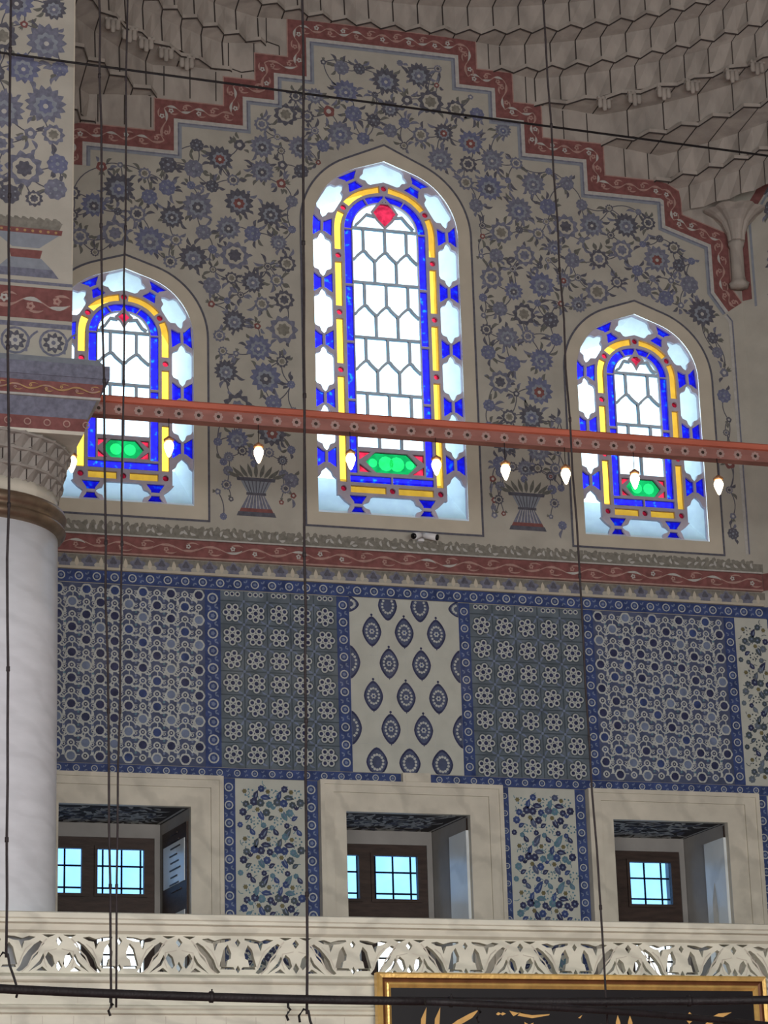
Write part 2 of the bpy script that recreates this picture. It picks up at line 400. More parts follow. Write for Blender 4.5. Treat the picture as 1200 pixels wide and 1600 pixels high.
# friezes above and below the cornice
def inside(x, z, r):
    if z-r < 9.86 or x-r < -3.6 or x+r > (4.28 if z < 12.9 else 4.46): return False
    for dx, dz in ((0, 0), (r, r), (-r, r), (r, -r), (-r, -r)):
        px, pz = x+dx, z+dz
        top = 0
        for (xa, za), (xb, zb) in zip(STEP[:-1], STEP[1:]):
            if xa-1e-6 <= px <= xb+1e-6 and xb > xa: top = za+(zb-za)*(px-xa)/(xb-xa)
        if top == 0 or pz > top-.36: return False
    for (xa, za), (xb, zb) in zip(STEP[:-1], STEP[1:]):
        if abs(xa-xb) < 1e-6 and abs(x-xa) < .33+r and min(za, zb)-.33 < z: return False
    for a in OUT:
        hh, zz = a.h+.05+r, z
        if z < a.zs:
            if abs(x-a.cx) < hh: return False
        else:
            t = arch_top(hh, a.H+.05+r)
            for (x0, z0), (x1, z1) in zip(t, t[1:]):
                lo, hi = min(x0, x1), max(x0, x1)
                if lo <= abs(x-a.cx) <= hi and z-a.zs < z0+(z1-z0)*(abs(x-a.cx)-x0)/(x1-x0 if abs(x1-x0) > 1e-6 else 1): return False
    for vx in (-1.44, 1.67):
        if abs(x-vx) < .30+r and z < 10.62+r: return False
    return True
pw.scroll(inside, -3.6, 4.4, 9.9, 15.8, [(.14, [0, 0, 2], .12), (.10, [0, 1, 2, 1], .5), (.078, [1, 2, 1, 2, 3], .9), (.045, [1, 3, 2], .9)], 11, 5200, gap=.045)
for vx, bz in ((-1.44, 9.955), (1.67, 9.99)):      # painted vases
    for a, b, key in (((.22, 0), (.20, .05), 'paint_dark'), ((.19, .05), (.17, .09), 'paint_red'), ((.17, .09), (.09, .24), 'paint_slate'), ((.11, .24), (.11, .27), 'paint_dark'),
                      ((.10, .27), (.17, .40), 'paint_bluegrey'), ((.21, .40), (.22, .44), 'paint_dark')):
        pw.P([(vx-a[0], bz+a[1]), (vx+a[0], bz+a[1]), (vx+b[0], bz+b[1]), (vx-b[0], bz+b[1])], key, .003)
    for k in range(-3, 4):
        pw.strip([(vx+k*.025, bz+.27), (vx+k*.045, bz+.40)], .010, 'paint_dark', .005); pw.strip([(vx+k*.042, bz+.09), (vx+k*.024, bz+.24)], .008, 'paint_light', .005)
    for k in range(9):
        t = k/8-.5; pw.leaf(vx+t*.36, bz+.44, math.pi/2-t*2.1, .17, .045, 'leaf_dark', .004, -.25*t)
    for sd in (-1, 1):
        q = [(vx+sd*.28, bz+.18), (vx+sd*.33, bz+.34), (vx+sd*.31, bz+.50), (vx+sd*.30, bz+.66), (vx+sd*.15, bz+.74)]
        for p0, p1 in zip(q, q[1:]): pw.curve(p0, p1, .15*sd, .01, 'paint_dark', .002)
        for k, (qx, qz) in enumerate(q): pw.flower(qx, qz, .055 if k else .035, [3, 2, 1, 0, 2][k], .003, rnd)
    pw.flower(vx, bz+.73, .09, 0, .003, rnd); pw.flower(vx-.02, bz+.60, .04, 1, .003, rnd)
# pale grey leaf frieze under the windows, palmette frieze under the cornice
pw.P([(-4.4, 9.66), (4.5, 9.66), (4.5, 9.76), (-4.4, 9.76)], 'paint_olive', .002)
x = -4.3
while x < 4.4:
    pw.disc(x, 9.755, .045, 'paint_olive', .003, lob=3, amp=.3, ph=rnd.uniform(0, 6)); pw.leaf(x+.03, 9.70, rnd.uniform(0, 3), .07, .03, 'paint_light', .004); x += .09
pw.P([(-4.4, 9.335), (4.5, 9.335), (4.5, 9.42), (-4.4, 9.42)], 'paint_olive', .002)
x = -4.3
while x < 4.4:
    pw.disc(x, 9.335, .075, 'paint_slate', .003, lob=5, amp=.22, ph=math.pi/2); pw.disc(x, 9.36, .035, 'paint_dark', .004, lob=3, amp=.3, ph=1.57); pw.leaf(x+.13, 9.29, 1.57, .11, .045, 'plaster_band', .005, 0); x += .26
wall = struct(mb.build('wall_back'))

# adjacent angled wall beyond the corner
mb = MB(); P45 = lambda u, z, h: (4.5+(u-h)*.7071, -(u+h)*.7071, z)
mb.poly([P45(0, 0, 0), P45(14, 0, 0), P45(14, 22, 0), P45(0, 22, 0)], 'plaster')
p4 = Paint(mb, P45)
p4.strip([(.06, 13.0), (.06, 14.0), (.30, 14.3), (.50, 14.6), (.50, 16)], .12, 'paint_red', .004); p4.strip([(.16, 12.9), (.16, 13.95), (.42, 14.3)], .03, 'paint_bluegrey', .004)
p4.P([(0, 9.44), (3, 9.44), (3, 9.64), (0, 9.64)], 'paint_red', .03); p4.P([(0, 9.0), (3, 9.0), (3, 9.248), (0, 9.248)], 'tile_blue', .01)
p4.scroll(lambda x, z, r: x-r > .22, .2, 2.5, 9.9, 16, [(.11, [0, 1, 2], 1)], 5, 800)
struct(mb.build('wall_right'))

# cornice mouldings
mb = MB()
mb.prof([(0, 9.43), (-.03, 9.43), (-.05, 9.445), (-.05, 9.62), (-.035, 9.64), (0, 9.645)], -4.6, 4.46, 'paint_red')
mb.prof([(0, 9.425), (-.06, 9.425), (-.06, 9.443), (0, 9.443)], -4.6, 4.46, 'paint_rose')
mb.prof([(0, 9.632), (-.055, 9.632), (-.055, 9.648), (0, 9.648)], -4.6, 4.46, 'paint_light')
mb.prof([(0, 9.25), (-.05, 9.25), (-.04, 9.28), (0, 9.285)], -4.6, 4.46, 'plaster_band')
pc = Paint(mb, lambda x, z, h: (x, -.05-h, z))
pc.meander([(-4.5, 9.535), (4.45, 9.535)], .18, 9, .002, step=.24)
struct(mb.build('trim_1'))

# ------------------------------------------------------------------ stained glass windows
def pane(mb, pts, key, y): mb.poly([(x, y, z) for x, z in pts], key)
def window(idx, A_, big):
    root = empty('window_%d' % (idx+1), (A_.cx, 0, A_.zb)); struct(root)
    hexes = []; blues = []; yel = []; reds = []; inner_blue = []
    half_w = .1125
    def hexpiece(f, L):      # f(s,t)->xz, s along in [-L/2,L/2]
        t = [(-L/2, 0), (-L/2+.03, .03), (-L/2+.075, .045), (-L/2+.095, .095), (-L/2+.13, half_w)]
        up = t+[(-a, b) for a, b in t[::-1]]
        pts = up+[(a, -b) for a, b in up[::-1][1:-1]]
        return [f(a, b) for a, b in pts]
    def bluepieces(f, L):
        out = []
        for sg in (1, -1):
            out.append([f(a, b*sg) for a, b in [(-L/2, half_w), (L/2, half_w), (L/2-.012, .09), (L/2-.052, .035), (L/2-.052, .016), (-L/2+.052, .016), (-L/2+.052, .035), (-L/2+.012, .09)]])
        return out
    dmid = .1175
    Lt = A_.Ls+A_.La
    def F(u0, side): return lambda s, t: A_.at(max(0, min(Lt, u0+s)), dmid-t, side)
    Lc = .54; nb = 4 if big else 2; lb = .235
    P_ = (A_.Ls+.13-Lc-lb)/nb
    ub = [Lc+lb/2+P_*k for k in range(nb+1)]
    uh = [(ub[k]+ub[k+1])/2 for k in range(nb)]
    arc0 = ub[-1]+lb/2; arcL = Lt-arc0
    hb = arc0+arcL*.235; bb = arc0+arcL*.595; apex0 = arc0+arcL*.70
    for side in (-1, 1):
        for u in ub: blues += bluepieces(F(u, side), lb)
        for u in uh: hexes.append(hexpiece(F(u, side), P_-lb+.09))
        hexes.append(hexpiece(F(hb, side), arcL*.47+.02))
        blues += bluepieces(F(bb, side), arcL*.22)
    g = lambda s, side: None
    t = [(apex0, 0), (apex0+.03, .03), (apex0+.06, .045), (apex0+.08, .095), (apex0+.11, half_w), (Lt, half_w)]
    rt = [A_.at(u, dmid-b, 1) for u, b in t]; rb = [A_.at(u, dmid+b, 1) for u, b in t[1:]]
    mir = lambda p: (2*A_.cx-p[0], p[1])
    hexes.append([rt[0]]+rt[1:]+[mir(p) for p in rt[::-1][1:]]+[mir(p) for p in rb]+[p for p in rb[::-1][1:]])
    # corners and bottom run
    w_ = A_.h*2; lcb = .38 if big else .33
    for side in (-1, 1):
        x0 = A_.cx+side*A_.h; q = -side
        hexes.append([(x0+q*.005, A_.zb+.005), (x0+q*(lcb-.05), A_.zb+.005), (x0+q*(lcb-.03), A_.zb+.05), (x0+q*(lcb-.02), A_.zb+.08), (x0+q*lcb, A_.zb+.1175), (x0+q*(lcb-.06), A_.zb+.16), (x0+q*(lcb-.10), A_.zb+.20), (x0+q*(lcb-.12), A_.zb+.225),
                      (x0+q*.23, A_.zb+.225), (x0+q*.23, A_.zb+Lc-.13), (x0+q*.19, A_.zb+Lc-.10), (x0+q*.17, A_.zb+Lc-.05), (x0+q*.1175, A_.zb+Lc), (x0+q*.06, A_.zb+Lc-.05), (x0+q*.04, A_.zb+Lc-.10), (x0+q*.005, A_.zb+Lc-.13)])
    mid = w_-2*(lcb+.17)
    B = lambda c: (lambda s, t: (A_.cx+c+s, A_.zb+dmid+t))
    hexes.append(hexpiece(B(0), mid+.07))
    for sg in (-1, 1): blues += bluepieces(B(sg*(mid/2+.085)), .20)
    # yellow run with red studs
    dy = .3035; hw = .041
    studs = uh+[hb]
    def seg(u0, u1, side, d, hw, n=6):
        return [A_.at(u0+(u1-u0)*i/n, d-hw, side) for i in range(n+1)]+[A_.at(u1-(u1-u0)*i/n, d+hw, side) for i in range(n+1)]
    for side in (-1, 1):
        us = [dy]+studs+[Lt]
        for a, b in zip(us, us[1:]): yel.append(seg(a+.075, b-(.075 if b < Lt-.01 else .07), side, dy, hw))
        for u in studs: reds.append(A_.at(u, dy, side))
        reds.append((A_.cx+side*(A_.h-dy), A_.zb+dy))
        x0 = A_.cx+side*(A_.h-dy); x1 = A_.cx
        a, b = x0-side*.08, x1+side*.07
        yel.append([(a, A_.zb+dy-hw), (b, A_.zb+dy-hw), (b, A_.zb+dy+hw), (a, A_.zb+dy+hw)])
    reds.append((A_.cx, A_.zb+dy)); reds.append(A_.at(Lt, dy, 1))
    # blue run
    db = .424; hb2 = .042
    cuts = [db+hb2+.014]+[u for u in ub[1:]]+[arc0+arcL*.62, Lt]
    for side in (-1, 1):
        for a, b in zip(cuts, cuts[1:]): inner_blue.append(seg(a+.012, b-(.014 if b < Lt-.01 else .016), side, db, hb2, 10))
        x0 = A_.cx+side*(A_.h-db+hb2); inner_blue.append([(x0, A_.zb+db-hb2), (A_.cx+side*.01, A_.zb+db-hb2), (A_.cx+side*.01, A_.zb+db+hb2), (x0-side*.0, A_.zb+db+hb2)])
    # inner field
    di = .478; ih = A_.h-di; zi0 = A_.zb+di; panel = .30 if big else .26; zp = zi0+panel
    inner = A_.outline(di); top_z = zp
    field = [(A_.cx-ih, zp+.02), (A_.cx+ih, zp+.02)]+inner[2:]
    circ = lambda c, r: [(c[0]+r*math.cos(i*math.pi/6), c[1]+r*math.sin(i*math.pi/6)) for i in range(12)]
    # bottom cartouche
    gx = ih*.78; gz = (zi0+zp)/2; gh = panel*.40
    green = [(A_.cx-gx, gz), (A_.cx-gx*.72, gz+gh*.75), (A_.cx-gx*.60, gz+gh), (A_.cx+gx*.60, gz+gh), (A_.cx+gx*.72, gz+gh*.75), (A_.cx+gx, gz), (A_.cx+gx*.72, gz-gh*.75), (A_.cx+gx*.60, gz-gh), (A_.cx-gx*.60, gz-gh), (A_.cx-gx*.72, gz-gh*.75)]
    redc = []
    for sx in (-1, 1):
        for sz in (-1, 1): redc.append([(A_.cx+sx*(ih-.01), gz+sz*gh), (A_.cx+sx*gx*.78, gz+sz*gh), (A_.cx+sx*(ih-.01), gz+sz*.02)])
    # tracery plate
    mb = MB(); yt = .06
    grow = lambda pts, k=1: pts
    holes = hexes+blues+yel+[circ(c, .034) for c in reds]+inner_blue+[field, green]+redc
    fixed = []
    for hpts in holes:
        q = [p for i, p in enumerate(hpts) if math.dist(p, hpts[i-1]) > 1e-4]
        fixed.append(q)
    fill(A_.outline(-.012), fixed, .05, yt, 'came', mb)
    # lattice bars over the clear field
    pl = Paint(mb, lambda x, z, h: (x, yt-.02-h, z))
    nc = 3 if big else 2; bw = 2*ih/nc; wd = .030
    zt = A_.zs+.03; per = (zt-zp)/(4 if big else 2); L0 = A_.cx-ih
    bars = []
    for r in range(4 if big else 2):
        z1 = zt-r*per; zm = z1-per*.5; z0 = z1-per
        bars.append([(L0, z1), (A_.cx+ih, z1)])
        ups = [L0+bw*(k+.5) for k in range(nc)]; dwn = [L0+bw*k for k in range(nc+1)]
        for x_ in ups: bars.append([(x_, z1), (x_, zm+.05)])
        for x_ in dwn[1:-1]: bars.append([(x_, zm-.05), (x_, z0)])
        zz = []
        for k in range(nc):
            zz += [(dwn[k], zm-.06), (dwn[k]+bw*.10, zm-.045), (dwn[k]+bw*.18, zm-.015), (dwn[k]+bw*.36, zm+.03), (ups[k], zm+.06), (ups[k]+bw*.10, zm+.045), (ups[k]+bw*.18, zm+.015), (ups[k]+bw*.36, zm-.03)]
        bars.append(zz+[(dwn[-1], zm-.06)])
    ra, rbz = (.15, .185) if big else (.085, .11)
    rc = (A_.cx, A_.zs+(A_.H-di)*(.60 if big else .62))
    if not big: rc = (A_.cx, zt+.17)
    dia = [(rc[0], rc[1]+rbz), (rc[0]+ra*.35, rc[1]+rbz*.45), (rc[0]+ra, rc[1]), (rc[0]+ra*.35, rc[1]-rbz*.5), (rc[0], rc[1]-rbz), (rc[0]-ra*.35, rc[1]-rbz*.5), (rc[0]-ra, rc[1]), (rc[0]-ra*.35, rc[1]+rbz*.45)]
    if big: dia = [(rc[0], rc[1]+rbz), (rc[0]+ra*.6, rc[1]+rbz*.45), (rc[0]+ra, rc[1]), (rc[0]+ra*.6, rc[1]-rbz*.5), (rc[0], rc[1]-rbz), (rc[0]-ra*.6, rc[1]-rbz*.5), (rc[0]-ra, rc[1]), (rc[0]-ra*.6, rc[1]+rbz*.45)]
    pl.strip(dia, .03, 'came', .004, True)
    bars.append([(rc[0], rc[1]+rbz), (rc[0], A_.zs+A_.H-di*1.08)])
    for sg in (-1, 1):
        a = (rc[0]+sg*ra*.7, rc[1]-rbz*.25); bars.append([a, (rc[0]+sg*(ra+.06), rc[1]-rbz*.15), (rc[0]+sg*ih*.72, zt+.10 if big else zt+.06), (rc[0]+sg*ih*.9, zt+.03)])
    for b in bars: pl.strip(b, wd, 'came_dark', .0)
    b2 = MB()
    # depth for the bars: give them thickness by duplicating behind
    mb.build('tracery', root)
    mb = MB(); pl = Paint(mb, lambda x, z, h: (x, yt+.02, z))
    for b in bars: pl.strip(b, wd, 'came_dark', 0)
    mb.build('lattice', root)
    # glass
    yg = yt+.004
    def glass(name, polys, key, y=yg):
        g_ = MB()
        for p in polys: pane(g_, [q for i, q in enumerate(p) if math.dist(q, p[i-1]) > 1e-4], key, y)
        return g_.build(name, root)
    glass('clear_glass', hexes+[field], 'g_clear'); glass('blue_glass', blues+inner_blue, 'g_blue'); glass('yellow_glass', yel, 'g_yellow')
    glass('red_glass', [circ(c, .034) for c in reds]+redc, 'g_red')
    eyes = []
    for k in (-1, 1) if not big else (-1.95, -.55, .62, 2.0):
        rr = gh*(.72 if abs(k) < 1 else .42) if big else gh*.62
        eyes.append([(A_.cx+k*gx*(.36 if big else .34)+rr*math.cos(a*.5236), gz+rr*math.sin(a*.5236)) for a in range(12)])
    g_ = MB(); fill(green, eyes, 0, yg, 'g_green', g_)
    for q in eyes: pane(g_, q, 'g_green_pale', yg)
    g_.build('green_glass', root)
    ro = glass('red_glass', [dia], 'g_red', yg-.004); ro['label'] = 'red lozenge of glass in the arch'
    # deep splayed reveal to the outside
    dep = .95 if big else 1.0
    mb = MB(); a = A_.outline(0)
    b = [(x, max(z, A_.zb+.72)) for x, z in a]
    for i in range(len(a)):
        j = (i+1) % len(a); mb.poly([(a[i][0], .005, a[i][1]), (a[j][0], .005, a[j][1]), (b[j][0], dep, b[j][1]), (b[i][0], dep, b[i][1])], 'reveal')
    mb.build('reveal', root)
for i, a in enumerate(WIN): window(i, a, i == 1)

# ------------------------------------------------------------------ lower niches with wooden windows
def niche(idx, a, b):
    root = empty('window_%d' % (idx+4), ((a+b)/2, 0, NZ0)); struct(root)
    cx = (a+b)/2; D = 1.05; xl, xr = cx-.95, cx+.575
    mb = MB()
    z2 = NZ1-.04
    mb.poly([(b, 0, NZ0), (b, 0, NZ1), (xr, D, NZ1), (xr, D, NZ0)], 'recess'); mb.poly([(a, 0, NZ0), (xl, D, NZ0), (xl, D, NZ1), (a, 0, NZ1)], 'recess')
    mb.poly([(a, 0, NZ0), (b, 0, NZ0), (xr, D, NZ0), (xl, D, NZ0)], 'marble_grey')
    mb.build('reveal', root)
    mb = MB(); mb.poly([(a, 0, NZ1), (xl, D, NZ1), (xr, D, NZ1), (b, 0, NZ1)], 'stone_dark')
    ps = Paint(mb, lambda x, y, h: (x, y, NZ1-.002-h)); rg = random.Random(idx)
    for k in range(150):
        x_ = rg.uniform(xl+.1, xr-.15); y_ = rg.uniform(.08, .97); aa = rg.uniform(0, 6.3)
        ps.leaf(x_, y_, aa, rg.uniform(.12, .22), .05, 'paint_light', .0005*rg.random(), .4)
    for k in range(40):
        x_ = rg.uniform(xl+.15, xr-.15); y_ = rg.uniform(.1, .9); ps.disc(x_, y_, .04, 'paint_dark', .001, lob=5, amp=.2)
    ps.strip([(xl+.05, 1.0), (xr-.04, 1.0), (b-.05, .03)], .03, 'paint_light', .002)
    mb.build('painted_soffit', root)
    # wooden window
    y = .98; pr = (cx-.10, cx+.405); pl_ = (cx-.765, cx-.26)
    mb = MB(); zt, zm0, zm1, zb = 6.48, 6.0, 5.70, 5.05
    fill([(xl+.03, NZ0), (xr-.06, NZ0), (xr-.06, 6.60), (xl+.03, 6.60)], [[(p[0], z0), (p[1], z0), (p[1], z1), (p[0], z1)] for p in (pr, pl_) for z0, z1 in ((zm0, zt), (zb, zm1))], .06, y, 'wood_dark', mb)
    mb.build('wood_frame', root)
    mb = MB(); mb.box(xl, xr, y-.045, y+.06, 6.60, NZ1, 'recess'); mb.box(xr-.06, xr, y-.045, y+.06, NZ0, 6.60, 'recess'); mb.build('header', root)
    for p in (pl_, pr):
        for z0, z1 in ((zm0, zt), (zb, zm1)):
            mb = MB(); e_ = .018
            fill([(p[0]-.03, z0-.03), (p[1]+.03, z0-.03), (p[1]+.03, z1+.03), (p[0]-.03, z1+.03)], [[(p[0]+.004, z0+.004), (p[1]-.004, z0+.004), (p[1]-.004, z1-.004), (p[0]+.004, z1-.004)]], .03, y-.04, 'wood_dark', mb)
            s_ = mb.build('sash', root)
            g_ = MB(); g_.poly([(p[0], y, z0), (p[1], y, z0), (p[1], y, z1), (p[0], y, z1)], 'g_cool'); g_.build('glass', root) if z0 > 5.9 else None
    mb = MB()
    for k in range(8): xx = xl+.16+k*.205; mb.tube([(xx, 1.32, NZ0-.2), (xx, 1.32, 7.0)], .011, 'iron', 6)
    for k in range(9): zz = 4.95+k*.235; mb.tube([(xl-.2, 1.32, zz), (xr+.2, 1.32, zz)], .011, 'iron', 6)
    mb.build('iron_grille', root)
    mb = MB()   # deep outer embrasure
    for (x0, x1) in ((xl-.25, xl), (xr, xr+.12)): mb.box(x0, x1, 1.05, 1.5, 4.2, 7.2, 'recess')
    mb.box(xl, xr, 1.05, 1.5, 6.9, 7.2, 'recess'); mb.box(xl, xr, 1.05, 1.5, 4.2, NZ0, 'recess'); mb.build('outer_embrasure', root)
    # pale glossy panel added on the right reveal to carry its bluish light
    mb = MB(); n = Vector((D, (b-xr), 0)).normalized()
    P = lambda t, z, h: (b+(xr-b)*t-n.x*h, D*t-n.y*h*0, z)
    if idx == 0:
        def bx(t0, t1, z0, z1, h, key):
            v = [P(t, z, hh) for hh in (0.0, h) for t, z in ((t0, z0), (t1, z0), (t1, z1), (t0, z1))]
            mb.mesh(v, [(0, 1, 2, 3), (7, 6, 5, 4), (0, 4, 5, 1), (1, 5, 6, 2), (2, 6, 7, 3), (3, 7, 4, 0)], key)
        bx(.03, .80, NZ0, 6.62, .02, 'wood_dark')
        for z0, z1 in ((6.02, 6.46), (5.1, 5.72)):
            bx(.08, .74, z0, z1, .028, 'panel_pale')
        for k in range(9): bx(.2+.05*(k % 3), .5+.03*(k % 2), 5.95+.075*k, 5.965+.075*k, .034, 'wood_dark')  # dark bars drawn for the window grille reflected in the shutter glass
        mb.build('shutter', root)
    else:
        v = [P(t, z, hh) for hh in (0.0, .03) for t, z in ((.0, NZ0), (.42, NZ0), (.42, 6.6), (.0, 6.6))]
        mb.mesh(v, [(0, 1, 2, 3), (7, 6, 5, 4), (0, 4, 5, 1), (1, 5, 6, 2), (2, 6, 7, 3), (3, 7, 4, 0)], 'panel_pale')
        if idx == 2:
            v = [P(t, z, .034) for t, z in ((.22, 5.0), (.32, 5.0), (.30, 5.95), (.24, 6.15), (.20, 5.8))]; mb.poly(v, 'marble_grey')
            mb.box(b-.03, b-.01, .10, .14, 5.0, 5.85, 'wood_dark')
        mb.build('added_pale_panel', root)
        mb = MB(); mb.tube([(b-.012, .01, NZ0), (b-.012, .01, NZ1-.02)], .008, 'wood_dark', 6); mb.build('reveal_edge', root)
    # marble surround
    mb = MB(); W0, W1, ZT = a-.287, b+.366, 7.075
    if idx == 0: W0, W1 = a-.30, -1.857
    if idx == 2: W1 = 4.19
    def surround(ix0, ix1, iz, ox0, ox1, oz, y0, y1, key):
        fill([(ox0, 4.3), (ix0, 4.3), (ix0, iz), (ix1, iz), (ix1, 4.3), (ox1, 4.3), (ox1, oz), (ox0, oz)], [], y1-y0, (y0+y1)/2, key, mb)
    surround(a, b, NZ1, W0, W1, ZT, -.08, .0, 'marble_grey')
    surround(a-.14, b+.21, NZ1+.20, W0, W1, ZT, -.105, -.08, 'marble_grey')
    surround(W0+.045, W1-.045, ZT-.045, W0, W1, ZT, -.125, -.105, 'marble_grey')
    s_ = mb.build('marble_surround', root)
    return root
for i, (a, b) in enumerate(NICHE): niche(i, a, b)

# ------------------------------------------------------------------ Iznik tile work (each panel a slab on the wall)
def slab(x0, x1, z0, z1, key='tile_slate', y=0.012):
    mb = MB(); mb.box(x0, x1, -y, -.0005, z0, z1, key)
    return mb, Paint(mb, lambda x, z, h: (x, -y-h, z))
def clipbox(x, z, r, b): return b[0]+r <= x <= b[1]-r and b[2]+r <= z <= b[3]-r
def border(x0, x1, z0, z1, label, group=None):
    mb, p = slab(x0, x1, z0, z1, 'tile_blue', .016); hor = (x1-x0) > (z1-z0); wd = min(x1-x0, z1-z0); L = max(x1-x0, z1-z0)
    n = max(1, round(L/.19)); st = L/n
    for i in range(n):
        c = (i+.5)*st; x, z = (x0+c, (z0+z1)/2) if hor else ((x0+x1)/2, z0+c)
        p.ring(x, z, wd*.30, wd*.09, 'tile_line', .001, 12); p.disc(x, z, wd*.13, 'tile_mid', .001, lob=5, amp=.2)
        for sg in (-1, 1):
            if i == n-1: break
            q = st*.5
            for k in (-1, 1):
                if hor: p.leaf(x+q, z+k*wd*.12, 1.57*k+sg*.7, wd*.26, wd*.13, 'tile_mid', .001, .3)
                else: p.leaf(x+k*wd*.12, z+q, (0 if k > 0 else math.pi)+sg*.7, wd*.26, wd*.13, 'tile_mid', .001, .3)
    o = mb.build('tile_frieze'); tag(o, label, 'tile border', group)
TZ0, TZ1 = 7.188, 9.106
def panelA(x0, x1, label):      # interlaced rosette lattice
    mb, p = slab(x0, x1, TZ0, TZ1, 'tile_slate'); rg = random.Random(int(x0*100))
    pz = .1385; px = .153; nz = 13; pz = (TZ1-TZ0-.14)/13; nx = round((x1-x0-.13)/px); px = (x1-x0-.13)/nx
    Bx = (x0, x1, TZ0, TZ1)
    for j in range(nz+1):
        z = TZ1-.07-j*pz
        for i in range(nx+1):
            big = (i+j) % 2 == 0
            x = x0+.065+i*px + (.0 if j % 2 else 0)
            r = .049 if big else .026
            if not clipbox(x, z, min(r, .03), Bx): continue
            p.disc(x, z, r+.013, 'tile_line', .002, lob=6 if big else 4, amp=.05)
            p.disc(x, z, r-.004, rg.choice(['tile_blue', 'tile_navy', 'tile_navy', 'tile_mid' if big else 'tile_navy']), .003, n=10)
            if not big: p.disc(x, z, .010, 'tile_line', .004, n=6)
            for dx, dz in ((px*.5, -pz*.5), (-px*.5, -pz*.5)):
                if clipbox(x+dx, z+dz, .01, Bx):
                    p.curve((x+dx*.35, z+dz*.35), (x+dx*1.0, z+dz*1.0), .25 if (dx > 0) == (j % 2 == 0) else -.25, .012, 'tile_line', .001, 4)
            if clipbox(x, z-pz, .02, Bx) and not big: p.curve((x, z-.03), (x, z-pz+.05), .3 if i % 2 else -.3, .011, 'tile_line', .001, 5)
            if clipbox(x+px/2, z-pz/2, .03, Bx):
                p.leaf(x+px*.42, z-pz*.36, -1.0 if i % 2 else -2.1, .08, .034, 'tile_line', .0015, .5); p.leaf(x+px*.5, z-pz*.5, .6 if (i+j) % 2 else 2.4, .055, .022, 'tile_line', .0014, .4)
                p.disc(x+px*.5, z-pz*.1, .018, 'tile_line', .0012, n=7); p.disc(x+px*.5, z-pz*.1, .009, 'tile_navy', .002, n=6)
            if clipbox(x+px, z, .02, Bx): p.strip([(x+px*.36, z+.012), (x+px*.64, z+.012)], .008, 'tile_line', .0008)
            if clipbox(x+px/2, z+pz/2, .03, Bx): p.disc(x+px/2, z+pz*.38, .013, 'tile_teal' if rg.random() < .5 else 'tile_mid', .0015, n=6)
    return tag(mb.build('tile_mural'), label, 'tile panel')
def panelB(x0, x1, label, ncol):   # squares with seven-eyed rosettes
    mb, p = slab(x0, x1, TZ0, TZ1, 'tile_green'); c = (x1-x0)/ncol; rg = random.Random(int(x0*77)); Bx = (x0, x1, TZ0, TZ1)
    j = -1; 
    while True:
        z = TZ1-.10-c*(j+.55)-.0
        if z < TZ0-.02: break
        for i in range(ncol):
            x = x0+c*(i+.5); ph = rg.choice([0, .52, .26])
            if z+.1 > TZ1 or z-.1 < TZ0:
                for k in (-1, 0, 1):
                    zz = TZ1-.035 if z+.1 > TZ1 else TZ0+.03
                    p.disc(x+k*.06, zz, .028, 'tile_line', .001, n=10); p.disc(x+k*.06, zz, .016, 'tile_navy', .002, n=8)
                continue
            p.disc(x, z, .110, 'tile_greendark', .0005, lob=6, amp=.08, ph=ph)
            p.disc(x, z, .035, 'tile_line', .001, n=12)
            for k in range(6):
                a = ph+k*math.pi/3; p.disc(x+.070*math.cos(a), z+.070*math.sin(a), .036, 'tile_line', .001+.0001*k, n=12)
            p.disc(x, z, .024, 'tile_navy', .003, n=10)
            for k in range(6):
                a = ph+k*math.pi/3; p.disc(x+.070*math.cos(a), z+.070*math.sin(a), .021, 'tile_navy', .003, n=8)
            for sx in (-1, 1):
                for sz in (-1, 1):
                    q = (x+sx*c*.44, z+sz*c*.44)
                    if clipbox(q[0], q[1], .02, Bx): p.leaf(q[0], q[1], math.atan2(-sz, -sx), .07, .022, 'tile_mid', .001)
        zl = z+c/2
        if zl < TZ1-.01 and zl > TZ0: p.strip([(x0, zl), (x1, zl)], .013, 'tile_greendark', .0008)
        j += 1
    for i in range(1, ncol): p.strip([(x0+c*i, TZ0), (x0+c*i, TZ1)], .013, 'tile_greendark', .0008)
    for i in range(1, ncol):
        j = 0
        while True:
            zl = TZ1-.10-c*(j+.05)
            if zl < TZ0+.02: break
            if zl < TZ1-.02: p.disc(x0+c*i, zl, .016, 'tile_mid', .0012, n=6)
            j += 1
    return tag(mb.build('tile_mural'), label, 'tile panel')
